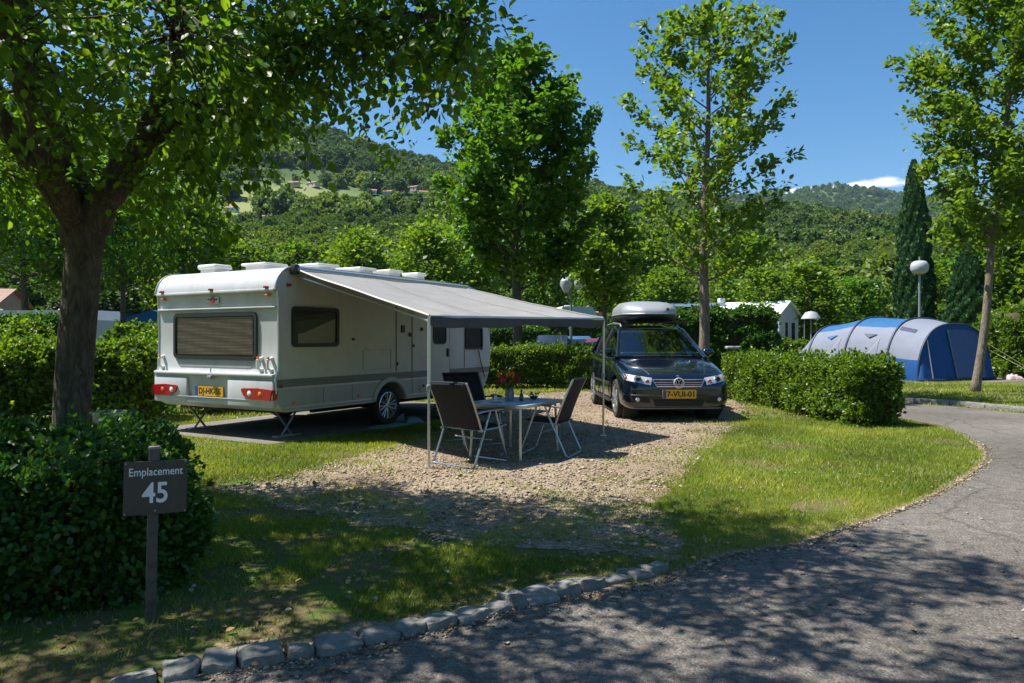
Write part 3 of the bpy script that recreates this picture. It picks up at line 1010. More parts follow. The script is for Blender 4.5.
    P, A, Nn, S = P[k], A[k], Nn[k], S[k]
    P = P - np.array(B)
    mb.v = [(v[0] - B.x, v[1] - B.y, v[2]) for v in mb.v]
    tree_thing('shade_tree', 'large shade tree with a forked rough trunk rising behind the near hedge and sign', 'tree', B, mb, (P, A, Nn, S), m_bark, m_leaf_big, seed=5)
big_tree()


def leader_tree(H, h0, prof, nbr, size, rg, lean=(0, 0), up=.55, twigs=7, nleaf=34, spread=.17, r0=.13, droop=.15, twl=.42):
    """a straight young tree: central leader, rising branches, leafy twigs"""
    pr = random.Random(int(rg.integers(1e6)))
    mb = MB()
    def axis(z): return Vector((lean[0] * (z / H) + .05 * math.sin(z * 1.1), lean[1] * (z / H) + .05 * math.cos(z * .9), z))
    k = 14
    zs = [-.1] + [H * .98 * (i + .3) / k for i in range(k)]
    mb.tube([axis(z) for z in zs], [r0 * 1.35] + [r0 * (1 - .93 * z / H) + .008 for z in zs[1:]], 10)
    L = []
    for i in range(nbr):
        f = (i + pr.uniform(0, .9)) / nbr
        z = h0 + (H - h0) * f * .97
        az = i * 2.39996 + pr.gauss(0, .3)
        R_ = prof(f) * pr.uniform(.78, 1.1)
        h = Vector((math.cos(az), math.sin(az), 0))
        u = up * pr.uniform(.7, 1.3) * (1 + .7 * f)
        b0 = axis(z * .97)
        def bp(t): return b0 + h * R_ * t + Vector((0, 0, R_ * u * (t * .75 + .35 * t * t)))
        mb.tube([bp(t) for t in (0, .25, .5, .75, 1)], [max(.009, r0 * .26 * (1 - f * .6)) * q for q in (1, .75, .5, .32, .15)], 5, cap=False)
        nt_ = max(3, int(twigs * (.45 + .75 * R_ / max(prof(.3), .1))))
        for j in range(nt_):
            t = .22 + .8 * (j + pr.random()) / nt_
            side = Vector((-h.y, h.x, 0)) * pr.uniform(-1, 1)
            d = h * .55 + side + Vector((0, 0, pr.uniform(.05, .9)))
            tl = twl * (1.15 - .4 * t) * pr.uniform(.7, 1.3) * (.6 + .5 * min(1.5, R_))
            q = bp(min(t, 1.0))
            mb.tube([q, q + d.normalized() * tl], [.006, .003], 3, cap=False)
            L.append(spray(rg, q, d, tl * 1.1, pr.randint(int(nleaf * .7), int(nleaf * 1.3)), spread, size, droop))
    L.append(spray(rg, axis(H * .9), (0, 0, 1), H * .1, nleaf, spread * .7, size, 0))
    return mb, cat4(L)


def tabf(tab):
    return lambda f: lerp_tab(tab, f)

rg = np.random.default_rng(21)
tr, cr_ = leader_tree(9.65, 2.7, tabf([(0, 1.35), (.15, 2.15), (.35, 2.35), (.6, 1.75), (.85, .95), (1, .3)]), 62, .185, rg, (.05, 0), .55, 8, 46, .16, .16)
tree_thing('maple_tree', 'dense dark green tree with a pointed crown above the awning', 'tree', (.12, 24.6, 0), tr, cr_, m_bark, m_leaf_dense, seed=2).scale = (1.17, 1.17, 1.155)
rg = np.random.default_rng(35)
tr, cr_ = leader_tree(10.3, 3.0, tabf([(0, 1.3), (.2, 2.0), (.45, 2.3), (.65, 1.9), (.85, 1.1), (1, .3)]), 46, .165, rg, (.2, 0), .55, 6, 34, .13, .145)
tree_thing('oak_tree', 'tall open-crowned tree with a thin trunk behind the car and hedge', 'tree', (4.92, 19.2, 0), tr, cr_, m_bark2, m_leaf_light, seed=3)
rg = np.random.default_rng(44)
tr, cr_ = leader_tree(13.0, 3.9, tabf([(0, 1.1), (.15, 1.75), (.35, 2.3), (.5, 2.5), (.7, 2.1), (1, .4)]), 66, .18, rg, (1.5, .1), .5, 7, 46, .17, .118)
tree_thing('plane_tree', 'leaning young tree with yellow-green leaves on the lawn beside the blue tent', 'tree', (12.92, 20.6, 0), tr, cr_, m_bark2, m_leaf_light, seed=4)
rg = np.random.default_rng(55)
tr, cr_ = leader_tree(8.1, 3.0, tabf([(0, .9), (.25, 1.6), (.55, 1.3), (.85, .7), (1, .25)]), 40, .24, rg, (0, 0), .5, 6, 30, .22, .13)
tree_thing('lime_tree', 'bright green young tree between the dense tree and the roof box', 'tree', (4.3, 34.5, 0), tr, cr_, m_bark, m_leaf_light, seed=6)


# ---- trees at the edge of the wood: three grown kinds, copied
def mid_proto(seed, H, prof, nbr, size, leafm, name, base=.2):
    rg = np.random.default_rng(seed)
    tr, cr_ = leader_tree(H, H * base, tabf(prof), nbr, size, rg, (rg.normal(0, .2), rg.normal(0, .2)), .42, 6, 22, .38, .2, .2, .6)
    return tree_thing(name, 'x', 'tree', (0, 0, 0), tr, cr_, m_bark, leafm, 'trees along the foot of the hill', LEAF4, seed)

protos = [mid_proto(61, 10, [(0, 2.2), (.3, 3.2), (.6, 2.8), (.85, 1.7), (1, .5)], 60, .34, m_leaf_mid, 'broadleaf_tree'),
          mid_proto(62, 10, [(0, 2.6), (.25, 3.8), (.55, 3.4), (.8, 2.3), (1, .7)], 66, .36, m_leaf_dense, 'broadleaf_tree'),
          mid_proto(63, 10, [(0, 1.6), (.3, 2.4), (.6, 1.9), (.85, 1.1), (1, .3)], 52, .32, m_leaf_light, 'broadleaf_tree'),
          mid_proto(64, 10, [(0, 2.6), (.25, 3.6), (.6, 3.2), (.8, 2.2), (1, .7)], 58, .30, m_leaf_dense, 'broadleaf_tree', .40)]
# px, py of the top, distance, width in px, kind, label
MID = [(122, 160, 27, 120, 3, 'dark leafy tree between the big forked trunk and the caravan rear'),
       (25, 165, 44, 150, 3, 'broad dark tree left of the big forked trunk, behind the tiled roof'),
       (-40, 110, 30, 160, 3, 'dense tree cut by the left edge of the photo'),
       (72, 205, 48, 100, 3, 'mid green tree behind the forked trunk and the pale caravans'),
       (182, 190, 47, 95, 0, 'rounded tree above the rear roof edge of the caravan'),
       (238, 244, 62, 80, 0, 'low green tree above the first roof vent of the caravan'),
       (300, 245, 66, 80, 0, 'low green tree above the middle roof vents of the caravan'),
       (362, 232, 52, 80, 2, 'bright yellow-green tree above the upper end of the awning'),
       (425, 224, 47, 84, 2, 'bright leafy tree touching the left side of the dense dark tree'),
       (462, 200, 60, 80, 0, 'green tree half hidden behind the dense dark tree'),
       (548, 236, 58, 60, 1, 'dark tree between the dense dark tree and the lamp with twin shades'),
       (645, 232, 54, 80, 0, 'green tree seen through the gap left of the thin trunk behind the car'),
       (668, 268, 46, 60, 2, 'small bright tree just left of the thin trunk behind the car'),
       (745, 236, 60, 78, 0, 'green tree above the white marquee roof'),
       (765, 268, 52, 56, 2, 'light green tree rising behind the ridge of the white marquee'),
       (812, 262, 56, 70, 2, 'rounded light green tree right of the marquee gable'),
       (858, 280, 62, 60, 1, 'dark tree above the left end of the blue tent'),
       (945, 262, 58, 66, 0, 'green tree between the two cypresses'),
       (1005, 215, 44, 100, 1, 'broad tree behind the leaning trunk beyond the laurel bush'),
       (1060, 180, 40, 130, 0, 'tree cut by the right edge of the photo'),
       (600, 262, 68, 60, 1, 'dark tree behind the bright young tree')]
used = [False] * 4
for px, py, d, wpx, kd, lab in MID:
    X, Y, Z = at(px, py, d)
    o = protos[kd] if not used[kd] else dup(protos[kd])
    used[kd] = True
    o.location = (X, Y, 0); o.rotation_euler = (0, 0, random.uniform(0, 6.28))
    k = Z / 10; kw = (wpx / FPX * d) / (6.4 if kd == 0 else 7.6 if kd in (1, 3) else 4.8)
    o.scale = (kw, kw, k)
    o['label'] = lab


# ---- cypresses
def cypress(label, loc, H, r, seed):
    rg = np.random.default_rng(seed)
    mb = MB(); mb.tube([(0, 0, -.1), (0, 0, H * .9)], [.16, .03], 8)
    N = 34000
    f = rg.uniform(0, 1, N) ** 1.15
    rad = r * np.clip(np.minimum(.62 + f * 2.6, 1.0) * (1 - f ** 2.7) ** .8, .02, 1)
    a = rg.uniform(0, 2 * PI, N)
    lump = 1 + .20 * np.sin(a * 5 + f * 9 + seed) * np.sin(f * 31 + a * 3) + .12 * np.sin(a * 11 - f * 47)
    q = rad * lump * (1 - rg.exponential(.10, N).clip(0, .7))
    P = np.stack([q * np.cos(a), q * np.sin(a), .15 + f * (H - .3)], 1)
    A = unit(np.stack([.35 * np.cos(a), .35 * np.sin(a), np.ones(N)], 1) + rg.normal(0, .22, (N, 3)))
    Nn = unit(np.stack([np.cos(a), np.sin(a), .2 * np.ones(N)], 1) + rg.normal(0, .45, (N, 3)))
    return tree_thing('cypress_tree', label, 'tree', loc, mb, (P, A, Nn, rg.uniform(.11, .27, N)), m_bark, m_leaf_cyp, 'cypresses', LEAF4, seed)
x, y, z = at(914, 160, 45); cypress('tall slender cypress behind the globe lamp', (x, y, 0), z, 1.0, 3)
x, y, z = at(968, 244, 42); cypress('shorter broad cypress left of the leaning trunk', (x, y, 0), z, 1.05, 8)


# ---- hedges and bushes
def hedge(name, label, cat, p0, p1, W, H, N, size, leafm, seed, round_=.12, lump=.10, sprig=40, rounded=False, group=None, tmpl=LEAF6, side_sprig=0):
    rg = np.random.default_rng(seed)
    p0, p1 = Vector((*p0, 0)), Vector((*p1, 0))
    L = (p1 - p0).length
    t = thing(name, label, cat, (*((p0 + p1) / 2).xy, 0), math.atan2((p1 - p0).y, (p1 - p0).x), group)
    areas = np.array([L * W, L * H, L * H, W * H, W * H])
    face = rg.choice(5, N, p=areas / areas.sum())
    u, v = rg.uniform(-.5, .5, N), rg.uniform(-.5, .5, N)
    P = np.zeros((N, 3)); Nn = np.zeros((N, 3))
    for k, (nx, ny, nz_) in enumerate(((0, 0, 1), (0, -1, 0), (0, 1, 0), (-1, 0, 0), (1, 0, 0))):
        m = face == k
        if k == 0: q = np.stack([u[m] * L, v[m] * W, np.full(m.sum(), H)], 1)
        elif k < 3: q = np.stack([u[m] * L, np.full(m.sum(), ny * W / 2), (v[m] + .5) * H], 1)
        else: q = np.stack([np.full(m.sum(), nx * L / 2), u[m] * W, (v[m] + .5) * H], 1)
        P[m] = q; Nn[m] = (nx, ny, nz_)
    c = np.array([0, 0, H * .45])
    if rounded:
        D = (P - c) / np.array([L / 2, W / 2, H * .55]); ln_ = np.linalg.norm(D, axis=1, keepdims=True)
        P = c + (P - c) / np.maximum(ln_, .35) * .96 ** 1
        Nn = unit((P - c) / np.array([L / 2, W / 2, H * .55]) ** 2)
    else:
        ex = np.maximum(np.abs(P[:, 0]) - (L / 2 - round_), 0); ey = np.maximum(np.abs(P[:, 1]) - (W / 2 - round_), 0); ez = np.maximum(P[:, 2] - (H - round_), 0)
        cut = np.maximum(np.sqrt(ex ** 2 + ey ** 2 + ez ** 2) - round_, 0)
        P -= Nn * cut[:, None] * .7
        P[:, 0] -= np.sign(P[:, 0]) * np.minimum(ex, cut) * .5; P[:, 1] -= np.sign(P[:, 1]) * np.minimum(ey, cut) * .5; P[:, 2] -= np.minimum(ez, cut) * .5
    nz1 = clump_noise(P, 1.7, seed) * lump * 1.6 + clump_noise(P, 4.5, seed + 3) * lump * .9
    dep = rg.exponential(.075, N).clip(0, .3)
    P = P + Nn * (nz1 - dep + .02)[:, None]
    P[:, 2] = np.maximum(P[:, 2], .02)
    low_ = P[:, 2] < .16 * min(1.2, H); P[low_ & (rg.uniform(0, 1, N) < .55), 2] += .22 * H
    A = unit(Nn * .5 + rg.normal(0, .8, (N, 3)) + np.array([0, 0, .25]))
    No = unit(Nn * .6 + np.array([0, 0, .55]) + rg.normal(0, .75, (N, 3)))
    S = size * rg.uniform(.55, 1.25, N)
    LS = [(P, A, No, S)]
    for _ in range(sprig):
        x, y = rg.uniform(-L / 2, L / 2) * .97, rg.uniform(-W / 2, W / 2) * .9
        b = (x, y, H - .05) if not rounded else tuple(c + unit(np.array([x / L, y / W, rg.uniform(.1, .5)])) * np.array([L / 2, W / 2, H * .55]))
        LS.append(spray(rg, b, (rg.normal(0, .3), rg.normal(0, .3), 1), rg.uniform(.08, .24) * (1 + size * 3), 9, .03, size * .9, 0))
    for k_ in rg.integers(0, N, side_sprig if side_sprig else max(30, sprig)):
        LS.append(spray(rg, P[k_], Nn[k_] * .8 + np.array([0, 0, .6]) + rg.normal(0, .4, 3), rg.uniform(.06, .16) * (1 + size * 3), 9, .022, size, .3))
    me = leaf_mesh('foliage', rg, *cat4(LS), tmpl)
    link('foliage', me, leafm, t, smooth=False)
    bm = bmesh.new()
    if rounded:
        bmesh.ops.create_icosphere(bm, subdivisions=3, radius=1)
        for vv in bm.verts: vv.co = Vector((vv.co.x * (L / 2 - .15), vv.co.y * (W / 2 - .15), max(0, vv.co.z * (H * .55 - .15) + c[2])))
    else:
        bmesh.ops.create_cube(bm, size=1)
        ins_ = min(.13, W * .25)
        for vv in bm.verts: vv.co = Vector((vv.co.x * (L - 2 * ins_), vv.co.y * (W - 2 * ins_), (vv.co.z + .5) * (H - ins_ - .12 * H) + .12 * H))
        bmesh.ops.subdivide_edges(bm, edges=bm.edges[:], cuts=7, use_grid_fill=True)
    for vv in bm.verts: vv.co += Vector((noise.noise(vv.co * 3), noise.noise(vv.co * 3 + Vector((5, 0, 0))), noise.noise(vv.co * 3 + Vector((0, 5, 0))))) * .07
    mb = MB()
    if not rounded:
        for q_ in range(int(L / .16)):
            for sy in (-1, 1):
                xx = -L / 2 + .1 + (L - .2) * (q_ + rg.uniform(0, .9)) / int(L / .16); yy = sy * (W / 2 - rg.uniform(.05, .22))
                mb.tube([(xx, yy, 0), (xx + rg.normal(0, .03), yy + rg.normal(0, .03), .2), (xx + rg.normal(0, .07), yy + rg.normal(0, .05), .45)], [rg.uniform(.008, .016), .009, .005], 5, cap=False)
    bm.verts.ensure_lookup_table(); mb.add([vv.co for vv in bm.verts], [[q.index for q in f.verts] for f in bm.faces]); bm.free()
    mb.build('stems', m_twig, t, True, 0)
    return t

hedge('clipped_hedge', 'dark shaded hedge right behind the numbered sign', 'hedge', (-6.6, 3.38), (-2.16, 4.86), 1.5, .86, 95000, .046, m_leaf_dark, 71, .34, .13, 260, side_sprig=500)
hedge('clipped_hedge', 'sunlit hedge on the lawn between the car and the road', 'hedge', (5.62, 18.6), (6.13, 12.35), .86, 1.1, 42000, .062, m_leaf_hedge, 72, .16, .10, 110)
hedge('clipped_hedge', 'low straight hedge behind the awning and the camping table', 'hedge', (-1.2, 22.4), (5.3, 21.6), 1.0, 1.2, 32000, .075, m_leaf_hedge, 73, .15, .09, 90)
hedge('clipped_hedge', 'bright loose hedge left of the caravan behind the forked trunk', 'hedge', (-13.5, 11.6), (-6.55, 13.9), 1.3, 1.33, 40000, .085, m_leaf_hedge, 74, .25, .16, 260)
hedge('clipped_hedge', 'hedge running along the far side of the caravan', 'hedge', (-6.4, 14.6), (-2.0, 22.4), 1.1, 1.35, 22000, .085, m_leaf_hedge, 75, .2, .12, 90)
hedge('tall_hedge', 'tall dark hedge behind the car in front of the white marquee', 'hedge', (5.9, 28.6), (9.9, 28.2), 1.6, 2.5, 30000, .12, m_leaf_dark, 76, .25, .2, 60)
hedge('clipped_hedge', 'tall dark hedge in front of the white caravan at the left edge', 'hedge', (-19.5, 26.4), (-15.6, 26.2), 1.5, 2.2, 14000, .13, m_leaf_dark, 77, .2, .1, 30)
hedge('laurel_bush', 'big leafy bush right of the blue tent', 'bush', (18.6, 28.6), (24.5, 27.6), 3.0, 2.55, 32000, .14, m_leaf_hedge, 78, .5, .25, 80)
hedge('shrub', 'loose shrub behind the bright hedge left of the forked trunk', 'shrub', (-17.2, 24.2), (-14.9, 24.2), 1.8, 2.0, 8000, .14, m_leaf_light, 86, .2, .2, 60, rounded=True)
hedge('shrub', 'loose shrub behind the bright hedge between the forked trunk and the caravan', 'shrub', (-13.6, 24.5), (-11.2, 24.5), 1.8, 1.9, 8000, .14, m_leaf_mid, 87, .2, .2, 60, rounded=True)
hedge('shrub', 'low leafy shrub in front of the dark blue frame tent', 'shrub', (-11.0, 21.5), (-9.4, 21.8), 1.4, 1.75, 6000, .12, m_leaf_light, 88, .2, .2, 50, rounded=True)
hedge('clipped_hedge', 'small clipped hedge below the low lamp', 'hedge', (13.4, 40), (18.5, 40.6), 1.2, 1.25, 9000, .15, m_leaf_hedge, 79, .2, .1, 20, tmpl=LEAF4)
hedge('shrub', 'low rounded shrub beside the marquee gable', 'shrub', (15.2, 46), (17.4, 46), 1.9, 1.5, 6000, .16, m_leaf_dark, 80, .2, .15, 10, rounded=True, tmpl=LEAF4)
hedge('shrub', 'rounded shrub behind the globe lamp pole', 'shrub', (19.6, 42), (22.6, 42), 2.4, 2.1, 8000, .17, m_leaf_mid, 81, .2, .2, 12, rounded=True, tmpl=LEAF4)
hedge('shrub', 'leafy shrub below the shorter cypress', 'shrub', (22.5, 37), (25.4, 37), 2.4, 2.2, 8000, .17, m_leaf_mid, 82, .2, .2, 12, rounded=True, tmpl=LEAF4)
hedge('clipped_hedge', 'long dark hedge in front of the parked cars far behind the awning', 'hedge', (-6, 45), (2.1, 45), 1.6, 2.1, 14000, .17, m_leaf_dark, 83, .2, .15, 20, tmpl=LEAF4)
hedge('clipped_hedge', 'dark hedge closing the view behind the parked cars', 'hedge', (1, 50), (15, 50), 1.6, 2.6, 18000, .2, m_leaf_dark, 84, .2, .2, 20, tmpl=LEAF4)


# ---- the wooded hillside: far off, one mass
def ground_hit(px, py):
    d = Vector(((px - CX) / FPX, 1, (HY - py) / FPX))
    y = 70.
    while y < 3300:
        if terrain_z(d.x * y, y) >= CAM_H + d.z * y: return Vector((d.x * y, y, terrain_z(d.x * y, y)))
        y *= 1.004
    return None

CLEAR = [(236, 214, 26, 10), (418, 201, 26, 8), (300, 190, 34, 4.5), (350, 193, 20, 3.5), (866, 232, 9, 4), (852, 258, 16, 3.5), (262, 226, 34, 4)]
def forest():
    rg = np.random.default_rng(90)
    pts = []
    def sample(N, r0, r1, a0, a1):
        r = np.sqrt(rg.uniform(r0 * r0, r1 * r1, N)); t = np.radians(rg.uniform(a0, a1, N))
        return r * np.sin(t), r * np.cos(t)
    for N, r0, r1, h0, h1, near in ((1500, 76, 175, 5.5, 9.5, 1), (1900, 175, 300, 6, 10, 1), (9500, 300, 900, 6.5, 11, 0), (7000, 1900, 2900, 12, 20, 0)):
        xs, ys = sample(N, r0, r1, -42, 42)
        for x, y in zip(xs, ys):
            h0_, h1_ = h0, h1
            z = terrain_z(x, y)
            px, py = CX + FPX * x / y, HY - FPX * (z - CAM_H) / y
            if near == 0 and r0 < 1000:
                if any(((px - c[0]) / c[2]) ** 2 + ((py - c[1] - 3) / (c[3] * .8 + 5)) ** 2 < .8 for c in CLEAR):
                    if rg.random() < .86: continue
                    h0_, h1_ = 1.6, 4.2
                if 340 < math.hypot(x, y) < 600 and px < 470 and noise.noise(Vector((x / 60, y / 60, 5))) > -.02: 
                    if rg.random() < .84: continue
                    h0_, h1_ = 2, 5
            if r0 > 1000 and noise.noise(Vector((x / 260, y / 260, 2))) > .32: continue
            if math.hypot(x, y) < 110 and (px < 110 or 545 < px < 640 or 690 < px < 880) and y < 84: continue
            h = rg.uniform(h0_, h1_) * (rg.uniform(.75, 1.2) if near else rg.uniform(.6, 1.45))
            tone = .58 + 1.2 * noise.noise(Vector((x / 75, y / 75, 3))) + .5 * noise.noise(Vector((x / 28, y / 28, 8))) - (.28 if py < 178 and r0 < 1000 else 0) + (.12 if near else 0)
            pts.append((x, y, z - .3, h, (rg.integers(0, 4) if near else 4 + rg.integers(0, 3)), rg.uniform(0, 6.28), min(1, max(0, tone))))
    A = np.array(pts)
    me = bpy.data.meshes.new('hillside_wood')
    me.vertices.add(len(A)); me.vertices.foreach_set('co', A[:, :3].astype(np.float32).ravel())
    for nm, c in (('size', 3), ('variant', 4), ('turn', 5), ('tone', 6)):
        at_ = me.attributes.new(nm, 'FLOAT', 'POINT'); at_.data.foreach_set('value', A[:, c].astype(np.float32))
    o = bpy.data.objects.new('hillside_wood', me); COL.objects.link(o)
    tag(o, kind='stuff')
    kinds = []
    for k in range(7):
        near = k < 4
        rg2 = np.random.default_rng(200 + k)
        nb = 11 if near else 8
        Ls = []
        per = 260 if near else 80
        sz = .062 if near else .135
        for b in range(nb):
            f = b / (nb - 1)
            a = b * 2.4 + k
            rr_ = .26 * math.sin(PI * (.25 + .7 * f)) * (1.25 if b % 3 else .8)
            c = np.array([rr_ * math.cos(a), rr_ * math.sin(a), .32 + .56 * f])
            br = rg2.uniform(.13, .21) * (1.15 - .45 * f)
            D = unit(rg2.normal(0, 1, (per, 3)))
            P = c + D * br * rg2.uniform(.75, 1.08, (per, 1))
            Ls.append((P, unit(D + rg2.normal(0, .8, (per, 3))), unit(D * .8 + np.array([0, 0, .6]) + rg2.normal(0, .5, (per, 3))), sz * rg2.uniform(.6, 1.3, per)))
        q = leaf_mesh('wood_tree', rg2, *cat4(Ls), LEAF4)
        q.materials.append(m_forest)
        if near:
            bm = bmesh.new(); bm.from_mesh(q); bmesh.ops.create_cone(bm, segments=5, radius1=.03, radius2=.015, depth=.6, matrix=Matrix.Translation((0, 0, .28))); bm.to_mesh(q); bm.free()
        kinds.append(bpy.data.objects.new('wood_tree', q))
    ng = bpy.data.node_groups.new('wood', 'GeometryNodeTree')
    ng.interface.new_socket('Geometry', in_out='INPUT', socket_type='NodeSocketGeometry')
    ng.interface.new_socket('Geometry', in_out='OUTPUT', socket_type='NodeSocketGeometry')
    N_, Lk = ng.nodes, ng.links
    gi, go = N_.new('NodeGroupInput'), N_.new('NodeGroupOutput')
    jn = N_.new('GeometryNodeJoinGeometry')
    def attr(nm):
        a = N_.new('GeometryNodeInputNamedAttribute'); a.data_type = 'FLOAT'; a.inputs[0].default_value = nm; return a.outputs[0]
    va, sa, ta = attr('variant'), attr('size'), attr('turn')
    cx_ = N_.new('ShaderNodeCombineXYZ'); Lk.new(ta, cx_.inputs[2])
    for k, ob in enumerate(kinds):
        cm = N_.new('FunctionNodeCompare'); cm.data_type = 'FLOAT'; cm.operation = 'EQUAL'
        cm.inputs[1].default_value = k; cm.inputs['Epsilon'].default_value = .1
        Lk.new(va, cm.inputs[0])
        oi = N_.new('GeometryNodeObjectInfo'); oi.inputs[0].default_value = ob; oi.inputs['As Instance'].default_value = True
        ip = N_.new('GeometryNodeInstanceOnPoints')
        Lk.new(gi.outputs[0], ip.inputs['Points']); Lk.new(cm.outputs[0], ip.inputs['Selection']); Lk.new(oi.outputs['Geometry'], ip.inputs['Instance'])
        Lk.new(cx_.outputs[0], ip.inputs['Rotation']); Lk.new(sa, ip.inputs['Scale'])
        Lk.new(ip.outputs[0], jn.inputs[0])
    Lk.new(jn.outputs[0], go.inputs[0])
    md = o.modifiers.new('wood', 'NODES'); md.node_group = ng
forest()
# ------------------------------------------------------------------ materials for the made things
m_shell = pm('caravan_shell', (.50, .51, .515), .38, 0, .06, 3, coat=.15, dirt=(.34, .33, .29), dirt_amt=.42)
m_shell_gap = pm('panel_seam', (.16, .16, .15), .7)
m_skirt = pm('caravan_skirt', (.36, .37, .36), .45, 0, .06, 4, dirt=(.22, .21, .18), dirt_amt=.4)
m_stripe = pm('caravan_stripe', (.15, .155, .155), .5, 0, .1, 5)
m_alu = pm('aluminium_trim', (.55, .55, .54), .35, .7, .1, 20)
m_alu2 = pm('aluminium_pole', (.62, .61, .60), .32, .85, .08, 30)
m_black = pm('black_plastic', (.022, .022, .024), .45, 0, .2, 20)
m_rubber = pm('tyre_rubber', (.018, .018, .018), .85, 0, .25, 30, bump=.2, bscale=80)
m_under = pm('underbody', (.03, .03, .03), .9)
m_rim = pm('alloy_rim', (.55, .56, .57), .3, .9, .08, 20)
m_red = pm('red_lens', (.33, .006, .012), .12, 0, .1, 20, coat=.6)
m_orange = pm('orange_lens', (.75, .17, .02), .15, 0, .1, 20, coat=.5)
m_white_lens = pm('clear_lens', (.72, .72, .70), .12, 0, .1, 30, coat=.5)
m_plate_y = pm('plate_yellow', (.68, .36, .012), .35, 0, .05, 10)
m_plate_b = pm('plate_blue', (.015, .07, .30), .4)
m_ink = pm('plate_ink', (.02, .018, .012), .5)
m_blind = pm('blind_fabric', (.25, .19, .155), .8, 0, .1, 10)
m_win_in = pm('dark_interior', (.035, .033, .03), .8)
m_reflected_cloth = fabric_mat('reflected_cloth', (.36, .35, .33), .2)
m_acryl = glass_mat('acrylic_window', (.90, .88, .85), .2, .05, 1.25)
m_grey_pl = pm('grey_plastic', (.30, .31, .31), .5)
m_white_pl = pm('white_plastic', (.70, .70, .67), .45, 0, .06, 8, dirt=(.45, .43, .38), dirt_amt=.3)
m_steel = pm('galvanised_steel', (.34, .35, .36), .45, .75, .2, 14)
m_rust = pm('chassis_steel', (.10, .095, .09), .6, .5, .3, 12)

# ------------------------------------------------------------------ caravan
H2 = 1.36
cv = thing('caravan', 'white touring caravan with grey lower panels and a blinded rear window', 'caravan', CV_C + CV_L * H2, CV_YAW)
prof = [(.20, .42), (.10, .47), (.04, .56), (.015, .70), (.0, .93), (.035, .985), (.055, 1.05), (.06, 1.5), (.05, 2.05), (.035, 2.185), (.0, 2.20), (.0, 2.235), (.02, 2.30), (.055, 2.38), (.11, 2.445), (.19, 2.50), (.29, 2.535), (.42, 2.55),
        (1.2, 2.565), (3, 2.57), (4.7, 2.55), (5.2, 2.50), (5.45, 2.41), (5.62, 2.26), (5.74, 2.0), (5.83, 1.6), (5.86, 1.2), (5.82, .9), (5.72, .65), (5.6, .5), (5.5, .42)]
mb = MB()
# the side is bowed in a little at the roof
rows = []
for yy, inx in ((-H2, 0), (-H2 + .03, -.03), (H2 - .03, -.03), (H2, 0)):
    rows.append([(x, yy, z) for x, z in prof])
k = len(prof)
mb.grid(rows)
cap = [(x, -H2, z) for x, z in prof]
mb.v, mb.f = [], []
A_ = [(x, -H2, z) for x, z in prof]; B_ = [(x, H2, z) for x, z in prof]
mb.add(A_ + B_, [tuple(range(k)), tuple(range(2 * k - 1, k - 1, -1))] + [(i, i + 1, k + i + 1, k + i) for i in range(k - 1)] + [(k - 1, 0, k, 2 * k - 1)])
body = mb.build('body', m_shell, cv, True, 30)
# wheel opening through the side walls: a cutter that is thrown away
def cut(o, cutter_mb):
    c = cutter_mb.build('cutter', None, o.parent, False)
    md = o.modifiers.new('b', 'BOOLEAN'); md.operation = 'DIFFERENCE'; md.object = c; md.solver = 'EXACT'
    bpy.context.view_layer.update()
    dg = bpy.context.evaluated_depsgraph_get()
    me = bpy.data.meshes.new_from_object(o.evaluated_get(dg))
    o.modifiers.clear()
    old = o.data; o.data = me
    bpy.data.objects.remove(c)
    return o
WX, WZ = 2.55, .335
cm = MB(); cm.lathe([(.41, -H2 - .1), (.41, -H2 + .34)], (WX, 0, WZ), 'y', 40)
cut(body, cm)
cm = MB(); cm.lathe([(.41, H2 - .34), (.41, H2 + .1)], (WX, 0, WZ), 'y', 40)
cut(body, cm)
for p in body.data.polygons: p.use_smooth = True
body.data.set_sharp_from_angle(angle=R(30))
# corner trim rails following the outline
for s in (-1, 1):
    MB().tube([(x, s * (H2 + .004), z) for x, z in prof[3:26]], .017, 6).build('edge_rail', m_alu, cv)

def side_panel(name, pts, th, mat, parent=None, y0=-H2 - .001):
    """flat shape on the awning side, coordinates along the body and up"""
    return MB().plate((0, y0, 0), (1, 0, 0), (0, 0, 1), pts, th, (0, -1, 0)).build(name, mat, parent or cv, True, 40)

def arc(cx, cz, r, a0, a1, n=14): return [(cx + r * math.cos(R(a0 + (a1 - a0) * i / n)), cz + r * math.sin(R(a0 + (a1 - a0) * i / n))) for i in range(n + 1)]
ax = math.sqrt(.425 ** 2 - (.44 - WZ) ** 2)
side_panel('lower_panel', [(.16, .44), (.06, .56), (.02, .755), (WX - .30, .755)] + [(WX - .3, .755)] + [p for p in arc(WX, WZ, .43, 136, 166, 6)] + [(WX - .425, .44)], .006, m_skirt)
side_panel('lower_panel', [(WX + .425, .44)] + [p for p in arc(WX, WZ, .43, 14, 44, 6)] + [(WX + .3, .755), (3.68, .755), (3.68, .44)], .006, m_skirt)
side_panel('lower_panel', [(4.36, .44), (4.36, .755), (5.74, .755), (5.68, .62), (5.52, .44)], .006, m_skirt)
side_panel('stripe', [(.015, .785), (.004, .90), (3.70, .90), (3.70, .785)], .004, m_stripe)
side_panel('stripe', [(4.34, .785), (4.34, .90), (5.80, .90), (5.77, .785)], .004, m_stripe)
side_panel('stripe', [(.02, .758), (.017, .772), (3.70, .772), (3.70, .758)], .009, m_alu)
side_panel('sill_rail', [(.12, .475), (.12, .497), (WX - .415, .497), (WX - .415, .475)], .02, m_alu)
side_panel('sill_rail', [(WX + .43, .475), (WX + .43, .497), (3.68, .497), (3.68, .475)], .02, m_alu)
